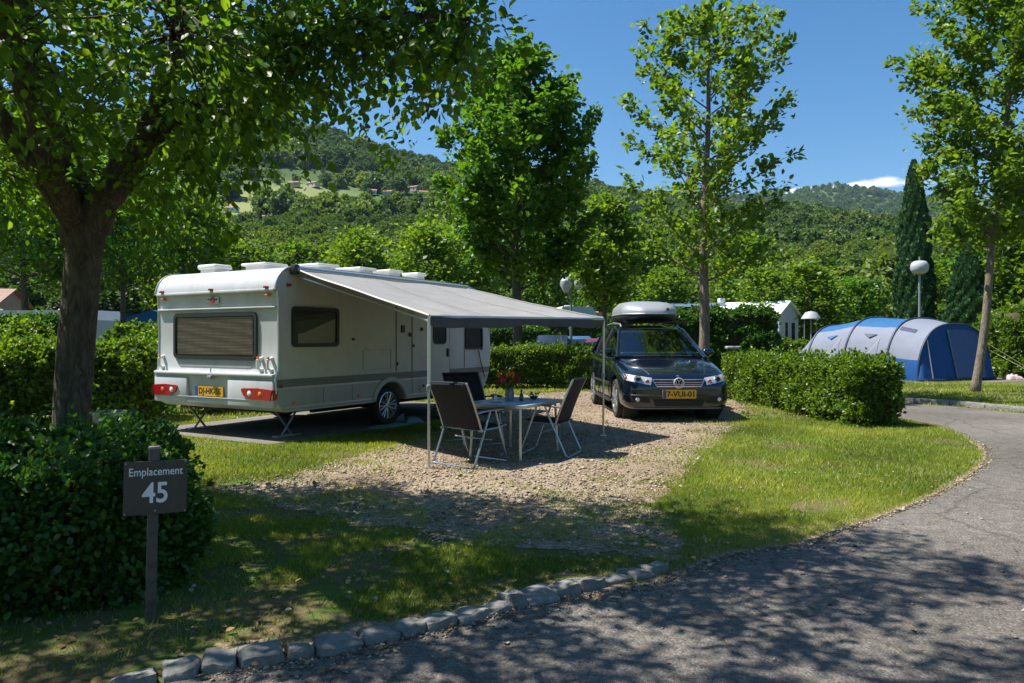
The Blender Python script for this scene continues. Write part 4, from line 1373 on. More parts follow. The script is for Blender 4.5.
for x in (.95, 1.60):
    side_panel('panel_seam', [(x, .50), (x, .75), (x + .012, .75), (x + .012, .50)], .008, m_shell_gap)
# wheel arch lip
o_ = arc(WX, WZ, .50, 166, 14, 22); i_ = arc(WX, WZ, .405, 166, 14, 22)
rows = [[(p[0], -H2 - .0, p[1]) for p in o_], [(p[0], -H2 - .035, p[1]) for p in arc(WX, WZ, .49, 166, 14, 22)], [(p[0], -H2 - .05, p[1]) for p in arc(WX, WZ, .43, 166, 14, 22)], [(p[0], -H2 - .03, p[1]) for p in i_], [(p[0], -H2 + .1, p[1]) for p in i_]]
MB().grid(rows).build('wheel_arch', m_skirt, cv, True, 50)

def wheel(parent, c, r, wd, outer, mat_rim=m_rim, spokes=8, rr_=.66):
    """wheel with axle along y; outer = -1 or 1 for the side that shows"""
    h = wd / 2
    t = MB().lathe([(r * .66, -h * .8), (r * .80, -h), (r * .93, -h * .95), (r * .99, -h * .7), (r, -h * .3), (r, h * .3), (r * .99, h * .7), (r * .93, h * .95), (r * .80, h), (r * .66, h * .8)], c, 'y', 36, close=True)
    w_ = t.build('wheel', m_rubber, parent, True, 40)
    y = c[1] + outer * h * .72
    rm = MB()
    q = outer
    rm.lathe([(r * .70, y + q * h * .22), (r * .665, y + q * h * .26), (r * .63, y + q * .0), (r * .60, y - q * h * .9), (r * .70, y - q * h * .9)], (c[0], 0, c[2]), 'y', 36, close=True)
    rm.lathe([(0.0, y + q * .014), (r * .13, y + q * .012), (r * .17, y - q * .004), (r * .17, y - q * .05)], (c[0], 0, c[2]), 'y', 18)
    for i in range(spokes):
        a = 2 * PI * i / spokes + .2
        for da in (-.10, .10):
            ca, sa = math.cos(a), math.sin(a); cb, sb = math.cos(a + da * 1.6), math.sin(a + da * 1.6)
            rm.tube([(c[0] + ca * r * .12, y - q * .004, c[2] + sa * r * .12), (c[0] + cb * r * .40, y + q * .004, c[2] + sb * r * .40), (c[0] + cb * r * .645, y + q * .004, c[2] + sb * r * .645)], [r * .045, r * .04, r * .05], 6)
    rm.build('rim', mat_rim, w_, True, 40)
    hub = MB().lathe([(r * .60, y - q * h * .85), (.02, y - q * h * .85)], (c[0], 0, c[2]), 'y', 24)
    hub.build('brake_disc', m_rust, w_, True, 40)
    return w_
wheel(cv, (WX, -H2 + .13, WZ), .335, .2, -1)
wheel(cv, (WX, H2 - .13, WZ), .335, .2, 1)
MB().box((2.8, 0, .40), (4.9, 2.3, .05)).box((WX, 0, .33), (.1, 2.2, .1)).box((3.6, -.55, .33), (4.2, .06, .14)).box((3.6, .55, .33), (4.2, .06, .14)).build('chassis', m_under, cv, False)
MB().tube([(5.4, -.5, .36), (6.6, -.03, .42)], .035).tube([(5.4, .5, .36), (6.6, .03, .42)], .035).tube([(6.5, 0, .42), (6.95, 0, .45)], .04).tube([(6.55, 0, .05), (6.55, 0, .75)], .028).build('drawbar', m_rust, cv)
# corner steadies
for sx, yy in ((.55, -1.0), (.55, 1.0), (5.1, -1.0), (5.1, 1.0)):
    q = MB().tube([(sx - .22, yy, .41), (sx + .10, yy, .03)], .017, 6).tube([(sx + .22, yy, .41), (sx - .10, yy, .03)], .017, 6)
    q.rbox((sx + .13, yy, .022), (.20, .13, .02), .006).rbox((sx - .13, yy, .022), (.20, .13, .02), .006)
    q.build('steady_leg', m_steel, cv)

# side windows
def side_window(cx, cz, w_, h_, fr=.055, r=.07, reflected_cloth=True):
    f = MB().ring((0, -H2 - .001, 0), (1, 0, 0), (0, 0, 1), rrect(w_, h_, r, 5, cx, cz), rrect(w_ - 2 * fr, h_ - 2 * fr, r * .6, 5, cx, cz), .035, (0, -1, 0)).build('window', m_black, cv, True, 40)
    MB().plate((0, -H2 - .002, 0), (1, 0, 0), (0, 0, 1), rrect(w_ - 2 * fr, h_ - 2 * fr, r * .6, 5, cx, cz), .004, (0, -1, 0)).build('room_behind', m_win_in, f, True, 40)
    if reflected_cloth:  # pale draped sheet standing in for a tarp reflected in the window
        x0, x1, z0, z1 = cx - w_ / 2 + fr, cx + w_ / 2 - fr, cz - h_ / 2 + fr, cz + h_ / 2 - fr
        rows = []
        for j in range(9):
            v = j / 8
            rows.append([(x0 + (x1 - x0) * (.08 + .9 * i / 16), -H2 - .010 - .004 * math.sin(i * 1.9 + v * 2) * (1 - .3 * v), z0 + (z1 - z0) * v * (.30 + .52 * max(0, i / 16 - .1))) for i in range(17)])
        MB().grid(rows).build('reflected_cloth', m_reflected_cloth, f, True, 0)
    MB().add([(a, -H2 - .020, b_) for a, b_ in rrect(w_ - 2 * fr, h_ - 2 * fr, r * .6, 5, cx, cz)], [tuple(range(24))]).build('pane', m_acryl, f, True, 40)
    return f
side_window(.79, 1.665, .97, .60)
side_window(5.2, 1.50, .62, .46, .035, .05, False)
# entrance door
dr_ = MB().plate((0, -H2 - .001, 0), (1, 0, 0), (0, 0, 1), rrect(.60, 1.78, .05, 5, 4.02, 1.33), .014, (0, -1, 0)).build('door', m_shell, cv, True, 40)
MB().ring((0, -H2 - .001, 0), (1, 0, 0), (0, 0, 1), rrect(.635, 1.815, .06, 5, 4.02, 1.33), rrect(.605, 1.785, .05, 5, 4.02, 1.33), .012, (0, -1, 0)).build('door_frame', m_shell_gap, dr_, True, 40)
dw = MB().ring((0, -H2 - .016, 0), (1, 0, 0), (0, 0, 1), rrect(.42, .50, .09, 5, 4.0, 1.63), rrect(.36, .44, .07, 5, 4.0, 1.63), .016, (0, -1, 0)).build('door_window', m_black, dr_, True, 40)
MB().plate((0, -H2 - .016, 0), (1, 0, 0), (0, 0, 1), rrect(.365, .445, .07, 5, 4.0, 1.63), .006, (0, -1, 0)).build('pane', pm('door_glass', (.02, .022, .022), .08, 0, .1), dw, True, 40)
MB().rbox((4.25, -H2 - .03, 1.22), (.05, .035, .16), .01).build('handle', m_black, dr_)
MB().rbox((4.02, -H2 - .014, .60), (.5, .012, .22), .01).build('kick_panel', m_skirt, dr_)
# seams and small fittings of the side
for x, z0, z1 in ((2.72, .92, 2.25), (3.17, .50, 2.0), (4.86, .92, 2.0)):
    MB().rbox((x, -H2 - .004, (z0 + z1) / 2), (.016, .012, z1 - z0), .003).build('panel_seam', m_shell_gap, cv)
for x, z, sx, sz in ((2.90, 1.66, .09, .13), (3.10, 1.56, .05, .07), (2.74, 1.05, .03, .06), (3.45, 1.66, .05, .06), (3.50, .62, .05, .05), (1.62, 1.48, .05, .04), (3.2, 1.36, .04, .05), (5.5, 1.27, .04, .04)):
    MB().rbox((x, -H2 - .012, z), (sx, .03, sz), .008).build('fitting', m_black, cv)
MB().ring((0, -H2 - .001, 0), (1, 0, 0), (0, 0, 1), rrect(.72, .34, .03, 4, 2.22, 1.14), rrect(.705, .325, .025, 4, 2.22, 1.14), .006, (0, -1, 0)).build('service_hatch', m_grey_pl, cv, True, 40)
MB().tube([(5.35, -H2 - .03, 1.25), (5.40, -H2 - .05, 1.0), (5.55, -H2 - .05, .7)], .012, 6).build('cable', m_black, cv)
# side marker lights
for x, z, mt in ((.25, 2.27, m_red), (.10, .80, m_red), (.34, .55, m_orange), (1.75, .56, m_orange), (3.4, .56, m_orange)):
    MB().rbox((x, -H2 - .014, z), (.085 if z > 2 else .06, .03, .045), .012).build('marker_light', mt, cv)

# --- rear wall (x small, seen from behind)
def rear_o(x): return (x, 0, 0)
RU, RV, RN = (0, 1, 0), (0, 0, 1), (-1, 0, 0)
def T(t): return -H2 + t
cy_, cz_ = T(1.37), 1.53
rw = MB().ring((.058, 0, 0), RU, RV, rrect(1.90, .71, .09, 6, cy_, cz_), rrect(1.80, .61, .06, 6, cy_, cz_), .032, RN).build('rear_window', m_black, cv, True, 40)
MB().plate((.058, 0, 0), RU, RV, rrect(1.79, .61, .06, 6, cy_, cz_), .004, RN).build('room_behind', m_win_in, rw, True, 40)
rows = []
nsl = 26
for i in range(nsl * 3 + 1):
    z = cz_ + .285 - .57 * i / (nsl * 3)
    xx = .046 - .008 * (i % 3 == 1) - .003 * (i % 3 == 2)
    rows.append([(xx + .003 * math.sin(j * .9 + i * .3), cy_ - .86 + 1.72 * j / 12, z + .004 * math.sin(j * .6)) for j in range(13)])
MB().grid(rows).build('blind', m_blind, rw, True, 0)
MB().add([(.034, cy_ + a, cz_ + b_) for a, b_ in rrect(1.795, .605, .06, 6)], [tuple(range(24))]).build('pane', m_acryl, rw, True, 40)
# grey plate painted as the recess shadow below the rear window
rec = [(cy_ - .92, 1.17), (cy_ - .80, 1.055), (cy_ + .80, 1.055), (cy_ + .92, 1.17)]
MB().plate((.058, 0, 0), RU, RV, rec, .012, RN).build('recess_shade', m_grey_pl, cv, True, 40)
for z, hh, th in ((2.19, .05, .045), (1.945, .028, .03)):
    MB().rbox((.02 if z > 2 else .035, 0, z), (th * 1.6, 2 * H2 - .04, hh), .012).build('rear_moulding', m_shell, cv)
MB().rbox((.0, 0, .955), (.10, 2 * H2 - .01, .055), .02).build('bumper', m_shell, cv)
# lower bumper halves with the number plate niche between
for a, b_ in ((.0, .98), (1.90, 2.72)):
    MB().rbox((.0, T((a + b_) / 2), .69), (.075, b_ - a - .01, .40), .025).build('bumper', m_shell, cv)
MB().rbox((.004, T(1.44), .545), (.070, .95, .09), .02).build('bumper', m_shell, cv)
MB().rbox((-.0, 0, .595), (.09, 2 * H2 - .06, .016), .004).build('rear_moulding', m_alu, cv)
np_ = MB().plate((.004, 0, 0), RU, RV, rrect(.64, .15, .012, 3, T(1.42), .69), .014, RN).build('number_plate', m_plate_y, cv, True, 40)
MB().plate((-.0105, 0, 0), RU, RV, rrect(.065, .146, .01, 3, T(1.42) + .285, .69), .002, RN).build('plate_band', m_plate_b, np_, True, 40)
Mt = Matrix(((0, 0, -1, -.0105), (-1, 0, 0, T(1.40)), (0, 1, 0, .688), (0, 0, 0, 1)))
text_obj('lettering', 'DJ-HK-55', .125, m_ink, np_, Mt, .001, .50, .003)
# tail lamps: swept red clusters with clear and amber lenses
for t0, t1, s in ((.0, .62, 1), (2.72, 2.14, -1)):
    pts = [(T(t0 + .0), .755), (T(t0 + s * .30), .775), (T(t1), .765), (T(t1 + s * .03), .745), (T(t1 - s * .02), .66), (T(t0 + s * .45), .605), (T(t0 + s * .05), .60)]
    tl = MB().plate((-.030, 0, 0), RU, RV, pts, .028, RN).build('tail_light', m_red, cv, True, 30)
    MB().lathe([(.052, -.075), (.045, -.062)], (0, 0, 0), 'x', 18)
    for tt, mt, rr2 in ((.47, m_white_lens, .045), (.25, m_orange, .04)):
        MB().lathe([(.0, -.064), (rr2 * .8, -.063), (rr2, -.056)], (0, T(t0 + s * tt), .69), 'x', 18).build('lens', mt, tl, True, 40)
    # wrap of the lamp round the corner
    yb = -H2 - .004 if s > 0 else H2 + .004
    MB().plate((0, yb, 0), (1, 0, 0), (0, 0, 1), [(-.05, .60), (-.05, .755), (.05, .745), (.03, .62)], .008, (0, -s, 0)).build('lens', m_red, tl, True, 40)
# clearance lamps and emblem
for t, z in ((.17, 2.12), (2.55, 2.12), (.17, 2.235), (1.37, 2.235), (2.55, 2.235)):
    MB().rbox((.02 if z < 2.2 else -.012, T(t), z), (.06, .075, .035), .012).build('marker_light', m_orange if z < 2.2 else m_red, cv)
em = MB().rbox((.03, T(1.37), 2.07), (.02, .26, .11), .01).build('emblem', m_alu, cv)
MB().rbox((.016, T(1.37), 2.09), (.012, .22, .035), .006).lathe([(0, .006), (.05, .008), (.055, .02)], (0, T(1.37), 2.075), 'x', 16).build('badge', pm('badge_red', (.30, .05, .04), .4), em)
# grab handles, latch
for t in (.12, .33, 2.60):
    MB().tube([(.05, T(t), 1.03), (-.03, T(t), 1.06), (-.03, T(t), 1.18), (.05, T(t), 1.21)], .02, 8).rbox((.04, T(t), 1.03), (.06, .07, .05), .012).rbox((.045, T(t), 1.20), (.05, .06, .05), .012).build('grab_handle', m_white_pl, cv)
    MB().rbox((-.02, T(t), 1.215), (.03, .04, .03), .008).build('reflector', m_orange, cv)
MB().rbox((-.055, T(1.35), .905), (.03, .10, .05), .01).tube([(-.03, T(1.35), .95), (-.045, T(1.33), 1.06)], .008, 6).build('latch', m_steel, cv)
MB().rbox((-.02, T(.28), .54), (.03, .05, .03), .008).build('reflector', m_red, cv)
MB().rbox((-.02, T(2.45), .54), (.03, .05, .03), .008).build('reflector', m_red, cv)
# roof fittings
def roof_vent(x, y, sx, sy, h, nm='roof_vent', base=True, mt=m_white_pl, up=0.):
    q = MB()
    if base: q.rbox((x, y, 2.565 + .025 + up / 2), (sx * .8, sy * .8, .07 + up), .012)
    q.rbox((x, y, 2.565 + .05 + up + h / 2), (sx, sy, h), min(h * .45, .05), None, 3)
    q.build(nm, mt, cv, True, 50)
roof_vent(.62, .72, .36, .44, .08)
roof_vent(1.0, -.02, .50, .56, .045, up=.05)
roof_vent(1.75, -.42, .52, .62, .055, up=.07)
roof_vent(2.6, -.55, .46, .6, .05, up=.08)
roof_vent(3.3, -.66, .40, .5, .05, up=.09)
roof_vent(4.1, -.7, .30, .4, .06, up=.09)
MB().tube([(2.0, -.95, 2.60), (4.6, -.95, 2.59)], .016, 6).build('roof_rail', m_alu, cv)
for x in (2.1, 3.3, 4.5): MB().rbox((x, -.95, 2.58), (.03, .03, .05), .005).build('rail_foot', m_alu, cv)

# ------------------------------------------------------------------ awning
def cvw(x, y, z):
    p = CV_C + CV_L * H2 + CV_D * x + CV_L * y
    return Vector((p.x, p.y, z))
m_awn = fabric_mat('awning_fabric', (.265, .26, .255), .14, .75, 600, .10)
m_val = fabric_mat('valance_fabric', (.085, .088, .095), .1, .8, 500, .15)
A0, A1 = cvw(.36, -H2 - .07, 2.50), cvw(4.80, -H2 - .07, 2.485)
B0, B1 = Vector((-.955, 8.54, 1.755)), Vector((1.40, 11.32, 1.80))
aw_loc = Vector((-.955, 8.54, 0))
aw = thing('awning', 'grey wind-out awning stretched from the caravan roof to two poles', 'awning', aw_loc)
rows = []
nu, nv = 60, 26
for i in range(nv + 1):
    v = i / nv
    r_ = []
    for j in range(nu + 1):
        u = j / nu
        p = A0.lerp(A1, u).lerp(B0.lerp(B1, u), v)
        sag = -.055 * math.sin(PI * v) * math.sin(PI * u) ** .6 * (1 + .35 * math.cos(4 * PI * u)) - .012 * math.sin(PI * v)
        p.z += sag + .018 * noise.noise(Vector((u * 5, v * 3, 2))) + .016 * math.sin(u * 40 + v * 3 + 2 * math.sin(u * 7)) * max(0, v - .5) * 2 - .018 * math.sin(PI * u) * v
        r_.append(p)
    rows.append(r_)
MB().sheet(rows, .006).build('canopy', m_awn, aw, True, 0, off=aw_loc)
# pale seams and hems
for u in (.0, .365, .7, 1.0):
    pts = []
    for i in range(nv + 1):
        a = u * nu; j0 = min(nu - 1, int(a)); p = rows[i][j0].lerp(rows[i][j0 + 1], a - j0); pts.append(p + Vector((0, 0, .004)))
    MB().tube(pts, .013 if u in (0, 1) else .005, 5).build('hem', pm('hem_tape', (.62, .61, .58), .7) if u in (0,) else m_awn, aw, off=aw_loc)
# valance: hangs from the front rail with gathered corners
r1, r2, r3 = [], [], []
vr = []
for q in range(6):
    z_ = q / 5
    r_ = []
    for j in range(61):
        u = j / 60
        p = B0.lerp(B1, u); nn = (B1 - B0).normalized().cross(Vector((0, 0, 1)))
        h = .112 + .02 * math.sin(u * 9) + .012 * math.sin(u * 23)
        p = p + nn * (.02 + (.018 * math.sin(u * 38) + .015 * math.sin(u * 17 + 1)) * z_) + Vector((0, 0, .0 - h * z_ - .02 * math.sin(PI * u)))
        r_.append(p)
    vr.append(r_)
MB().grid(vr).build('valance', m_val, aw, True, 0, off=aw_loc)
MB().tube([B0 + Vector((0, 0, -.012)), B1 + Vector((0, 0, -.012))], .022, 8).build('front_rail', m_alu2, aw, off=aw_loc)
cs = MB().tube([A0 - CV_D * .05, A1 + CV_D * .05], .062, 10).build('case', m_alu, aw, off=aw_loc)
MB().rbox(tuple(A0 - CV_D * .05 - aw_loc), (.10, .11, .15), .02, Matrix.Rotation(CV_YAW, 3, 'Z')).build('end_cap', m_black, cs)
for (b0, a_, px_) in ((B0, A0, (-.955, 8.50)), (B1, A1, (1.395, 11.30))):
    q = MB().tube([(px_[0], px_[1], .01), (px_[0], px_[1], .95)], .016, 10).tube([(px_[0], px_[1], .9), (b0.x, b0.y, b0.z - .02)], .0205, 10)
    q.rbox((px_[0], px_[1], .012), (.09, .07, .016), .004)
    po = q.build('pole', m_alu2, aw, off=aw_loc)
    MB().rbox((px_[0], px_[1], .93), (.05, .05, .07), .008).build('clamp', m_grey_pl, po, off=aw_loc)
    e = a_.lerp(b0, .06); e.z -= .16
    m_ = a_.lerp(b0, .5) + CV_D * (.5 if b0 is B0 else -.5) + Vector((0, 0, -.16))
    MB().tube([a_ + Vector((0, 0, -.1)), m_, b0 + Vector((0, 0, -.06))], .017, 8).build('arm', m_alu2, aw, off=aw_loc)

# ------------------------------------------------------------------ table
m_top = pm('table_top', (.40, .56, .74), .32, 0, .07, 6, coat=.25)  # the sky's blue reflection is put into the base colour
tb_loc = Vector((.04, 9.55, 0)); TBZ = .685
tb = thing('camping_table', 'pale blue camping table with thin metal legs under the awning', 'table', tb_loc, CV_YAW)
MB().plate((0, 0, TBZ - .028), (1, 0, 0), (0, 1, 0), rrect(1.16, .86, .11, 6), .028, (0, 0, 1)).build('table_top', m_top, tb, True, 40)
MB().ring((0, 0, TBZ - .034), (1, 0, 0), (0, 1, 0), rrect(1.185, .885, .12, 6), rrect(1.155, .855, .11, 6), .036, (0, 0, 1)).build('edge_rim', m_alu2, tb, True, 40)
for sx in (-1, 1):
    for sy in (-1, 1):
        MB().tube([(sx * .47, sy * .34, TBZ - .03), (sx * .50, sy * .36, .02)], .0165, 8).lathe([(.021, .0), (.021, .035), (.017, .04)], (sx * .50, sy * .36, .0), 'z', 10).build('leg', m_alu2, tb)
MB().tube([(-.47, -.34, TBZ - .06), (-.47, .34, TBZ - .06)], .012, 6).tube([(.47, -.34, TBZ - .06), (.47, .34, TBZ - .06)], .012, 6).build('stretcher', m_alu2, tb)

def on_table(x, y): 
    p = Matrix.Rotation(CV_YAW, 4, 'Z') @ Vector((x, y, 0)); return (tb_loc.x + p.x, tb_loc.y + p.y, TBZ + .002)
# vase with flowers
vs = thing('flower_vase', 'grey glass vase of red and pink flowers on the camping table', 'vase', on_table(-.02, .07))
MB().lathe([(.052, 0), (.060, .02), (.058, .10), (.052, .15), (.058, .175), (.052, .172), (.047, .15), (.052, .1), (.05, .02), (0, .015)], (0, 0, 0), 'z', 20).build('vase', pm('smoked_glass', (.16, .20, .21), .12, 0, .3, 40, coat=.5), vs)
rgf = np.random.default_rng(3)
st = MB(); heads = []
Ls = []
for i in range(22):
    a = rgf.uniform(0, 2 * PI); r_ = rgf.uniform(.02, .15); z = rgf.uniform(.24, .40) - r_ * .35
    tip = Vector((r_ * math.cos(a), r_ * math.sin(a), z))
    st.tube([(tip.x * .1, tip.y * .1, .02), (tip.x * .4, tip.y * .4, .18), tip], .003, 4, cap=False)
    heads.append(tip)
    Ls.append(spray(rgf, (tip.x * .3, tip.y * .3, .16), (tip.x, tip.y, .22), .14, 12, .03, .05, .3))
st.build('stems', m_leaf_hedge, vs)
link('foliage', leaf_mesh('foliage', rgf, *cat4(Ls)), m_leaf_light, vs, smooth=False)
for nm, sel, col in (('red_blossoms', heads[0::3] + heads[1::3], (.62, .045, .05)), ('yellow_blossoms', heads[2::6], (.70, .38, .03)), ('pink_blossoms', heads[5::6], (.70, .16, .22))):
    Lp = []
    for hpt in sel:
        D = unit(rgf.normal(0, 1, (34, 3)) + np.array([0, 0, .5]))
        Lp.append((np.array(hpt) + D * .012, D, unit(rgf.normal(0, 1, (34, 3))), rgf.uniform(.02, .036, 34)))
    link('blossoms', leaf_mesh('blossoms', rgf, *cat4(Lp), LEAF4), fabric_mat(nm, col, .3), vs, smooth=False)['label'] = nm.replace('_', ' ')
# small things on the table
b_ = thing('sauce_bottle', 'small dark bottle right of the flower vase', 'bottle', on_table(.06, -.06))
MB().lathe([(.026, 0), (.028, .01), (.028, .075), (.013, .10), (.012, .125)], n=16).build('body', pm('dark_glass', (.03, .04, .02), .1, coat=.5), b_)
MB().lathe([(.014, .122), (.014, .145), (0, .147)], n=12).build('cap', m_black, b_)
b_ = thing('salt_shaker', 'small clear shaker left of the flower vase', 'shaker', on_table(-.16, .20))
MB().lathe([(.022, 0), (.026, .01), (.02, .07)], n=14).build('body', m_white_lens, b_)
MB().lathe([(.021, .07), (.019, .095), (0, .10)], n=14).build('cap', m_steel, b_)
b_ = thing('saucer', 'pale saucer lying on the table in front of the shaker', 'saucer', on_table(-.26, .12))
MB().lathe([(0, .004), (.05, .004), (.085, .016), (.085, .019), (.05, .009), (0, .008)], n=24).build('plate', m_white_pl, b_)
b_ = thing('potted_herb', 'low bowl of green sprigs near the far corner of the table', 'bowl', on_table(.36, -.08))
MB().lathe([(.03, 0), (.055, .03), (.06, .04), (.05, .036), (.0, .02)], n=16).build('bowl', m_black, b_)
link('sprigs', leaf_mesh('sprigs', rgf, *cat4([spray(rgf, (0, 0, .03), (math.cos(k), math.sin(k), .7), .09, 9, .015, .035, .2) for k in range(6)])), m_leaf_light, b_, smooth=False)

# ------------------------------------------------------------------ folding chairs
m_mesh = fabric_mat('chair_mesh', (.020, .022, .028), .05, .7, 900, .2)
m_chairfr = pm('chair_frame', (.36, .39, .43), .32, .85, .1, 20)
def chair(label, loc, face, lean=.24):
    """x forward, y left; the back leans away from the sitter"""
    c = thing('folding_chair', label, 'chair', (*loc, 0), math.atan2(face[1], face[0]), 'folding chairs round the camping table')
    W = .29; SZ = .42
    def back(t): return Vector((-.20 - lean * t - .05 * t * t, 0, SZ + .02 + .535 * t))
    rows = []
    for i in range(13):
        t = i / 12; p = back(t)
        rows.append([(p.x - .03 * math.cos(PI * s / 2 * .9) + .0, s * W * (1 + .02 * t), p.z) for s in np.linspace(-1, 1, 9)])
    m2 = MB(); m2.grid(rows)
    bk = m2.build('backrest', m_mesh, c, True, 0); bk.modifiers.new('th', 'SOLIDIFY').thickness = .006
    rows = []
    for i in range(10):
        t = i / 9
        rows.append([(-.21 + .46 * t, s * W, SZ + .035 * t - .035 * math.sin(PI * t) * (1 - s * s * .6)) for s in np.linspace(-1, 1, 9)])
    m2 = MB(); m2.grid(rows)
    s_ = m2.build('seat', m_mesh, c, True, 0); s_.modifiers.new('th', 'SOLIDIFY').thickness = .006
    for s in (-1, 1):
        y = s * (W + .012)
        MB().tube([(back(t).x, y, back(t).z) for t in (-.06, .2, .5, .8, 1.0, 1.02)], .0135, 8).build('back_frame', m_chairfr, c)
        MB().tube([(-.24, y, SZ), (.10, y, SZ + .012), (.26, y, SZ + .035)], .0125, 8).build('seat_frame', m_chairfr, c)
        arm = MB().tube([(back(.36).x, y + s * .02, back(.36).z), (-.05, y + s * .03, .655), (.16, y + s * .03, .65)], .012, 8).build('armrest', m_chairfr, c)
        MB().rbox((.02, y + s * .03, .668), (.32, .042, .022), .009).build('arm_pad', m_black, arm)
    # two crossing U-shaped leg frames
    for x0, z0, x1 in ((-.06, .648, -.34), (.05, .645, .27)):
        for s in (-1, 1):
            y = s * (W + (.035 if x1 < 0 else .02))
            MB().tube([(x0, y, z0), ((x0 + x1) / 2, y, z0 / 2 + .01), (x1, y, .03)], .0135, 8).build('leg', m_chairfr, c)
        yy = W + (.035 if x1 < 0 else .02)
        MB().tube([(x1, -yy, .03), (x1 + (-.02 if x1 < 0 else .02), -yy, .014), (x1 + (-.02 if x1 < 0 else .02), yy, .014), (x1, yy, .03)], .013, 8).build('foot_bar', m_chairfr, c)
    MB().tube([(.0, -W, .30), (.0, W, .30)], .009, 6).build('stretcher', m_chairfr, c)
    MB().tube([(back(1.0).x, -W - .012, back(1.0).z + .008), (back(1.0).x, W + .012, back(1.0).z + .008)], .011, 8).build('top_bar', m_black, c)
    return c
chair('black mesh folding chair with its back to the camera, beside the left awning pole', (-.47, 8.93), (.62, .78), .20)
chair('black mesh folding chair seen from the side, right of the camping table', (.47, 9.60), (-.93, .36), .17)
chair('black mesh folding chair behind the table, close to the caravan door', (-.52, 10.55), (.50, -.86))

# ------------------------------------------------------------------ things lying by the caravan wheel
def cloth_heap(name, label, cat, loc, sx, sy, h, mat, seed, rot=0):
    rows = []
    for i in range(15):
        rows.append([])
        for j in range(15):
            u, v = i / 7 - 1, j / 7 - 1
            e = max(0, 1 - max(abs(u), abs(v)) ** 4)
            rows[-1].append((u * sx * (1 + .08 * noise.noise(Vector((v * 3, seed, 0)))), v * sy * (1 + .08 * noise.noise(Vector((u * 3, seed, 5)))), .004 + h * e * (.55 + .6 * abs(noise.noise(Vector((u * 2.3, v * 2.3, seed)))))))
    o = MB().sheet(rows, .003).build(name, mat, None, True, 0)
    o.location = (*loc, .014); o.rotation_euler = (0, 0, rot)
    return tag(o, label, cat)
m_bl = fabric_mat('blue_cloth', (.16, .24, .30), 0)
p = cvw(2.30, -H2 - .22, 0); cloth_heap('ground_cloth', 'folded blue-grey ground cloth beside the caravan wheel', 'cloth', (p.x, p.y), .42, .15, .05, m_bl, 1, CV_YAW)
p = cvw(2.95, -H2 - .20, 0); cloth_heap('rag', 'crumpled pale blue rag right of the caravan wheel', 'cloth', (p.x, p.y), .16, .12, .13, m_bl, 7, .4)
m_wch = pm('chock_plastic', (.10, .15, .19), .6)
p = cvw(2.98, -H2 + .12, 0)
o = MB().plate((0, 0, 0), (1, 0, 0), (0, 0, 1), [(-.12, 0), (.12, 0), (.11, .05), (-.06, .13), (-.12, .13)], .1, (0, -1, 0)).build('wheel_chock', m_wch, None, True, 40)
o.location = (p.x, p.y, .013); o.rotation_euler = (0, 0, CV_YAW + PI); tag(o, 'small wedge chock against the caravan wheel', 'wheel chock')
# plastic step / crate under the door
p = cvw(4.0, -H2 - .26, 0)
st_ = thing('crate', 'dark green crate under the caravan door with odds and ends in it', 'crate', (p.x, p.y, .013), CV_YAW)
m_gc = pm('green_plastic', (.03, .10, .085), .5)
q = MB()
for sx, sy, lx, ly in ((0, -.17, .56, .015), (0, .17, .56, .015), (-.28, 0, .015, .36), (.28, 0, .015, .36)):
    for z in (.03, .10, .17, .24): q.rbox((sx, sy, z), (lx, ly, .045), .005)
    q.rbox((sx, sy, .14), (lx * .1 + .02, ly * .1 + .02, .26), .004)
q.rbox((0, 0, .012), (.55, .35, .016), .004)
q.build('crate_body', m_gc, st_)
p2 = cvw(4.02, -H2 - .26, 0)
o = MB().lathe([(0, 0), (.06, 0), (.062, .16), (.03, .20), (.028, .24), (0, .245)], n=16).build('water_bottle', pm('bottle_blue', (.20, .38, .46), .2, coat=.3), None)
o.location = (p2.x, p2.y, .035); tag(o, 'pale blue bottle standing in the green crate', 'bottle')
# ------------------------------------------------------------------ the numbered sign
m_post = pm('sign_post_wood', (.105, .085, .065), .85, 0, .3, 14, bump=.5, bscale=30)
m_board = pm('sign_board_brown', (.066, .050, .036), .55, 0, .12, 9, dirt=(.10, .095, .08), dirt_amt=.5)
m_letter = pm('sign_white', (.82, .82, .80), .5, 0, .08, 40)
sg = thing('pitch_sign', 'dark brown sign board reading Emplacement 45 on a square wooden post', 'sign', (-1.91, 3.93, 0), R(27))
MB().rbox((0, 0, .44), (.052, .052, .95), .004, Matrix.Rotation(R(1.2), 3, 'Y')).build('post', m_post, sg)
MB().rbox((.01, 0, .918), (.056, .056, .018), .006).build('post_cap', pm('cap_grey', (.22, .22, .22), .6), sg)
Rt = Matrix.Rotation(R(1.6), 4, 'Y') @ Matrix.Translation((0, 0, 0))
bd = MB().plate((0, -.028, .712), (1, 0, 0), (0, 0, 1), rrect(.302, .278, .004, 3), .012, (0, -1, 0)).build('board', m_board, sg, True, 40)
bd.rotation_euler = (0, R(1.2), 0)
Mx = lambda z: Matrix(((1, 0, 0, 0), (0, 0, -1, -.0405), (0, 1, 0, z), (0, 0, 0, 1)))
text_obj('lettering', 'Emplacement', .060, m_letter, bd, Mx(.795), .0006, .256, .0004)
text_obj('lettering', '45', .150, m_letter, bd, Mx(.680), .0006, .122, .0026)
for sx in (-.143, .143):
    for sz in (-.131, .131):
        MB().lathe([(0, -.044), (.0045, -.043), (.0045, -.04)], (sx, 0, .712 + sz), 'y', 10).build('screw', m_steel, bd)
MB().lathe([(0, -.044), (.005, -.043), (.005, -.04)], (0, 0, .712 - .122), 'y', 10).build('screw', m_steel, bd)

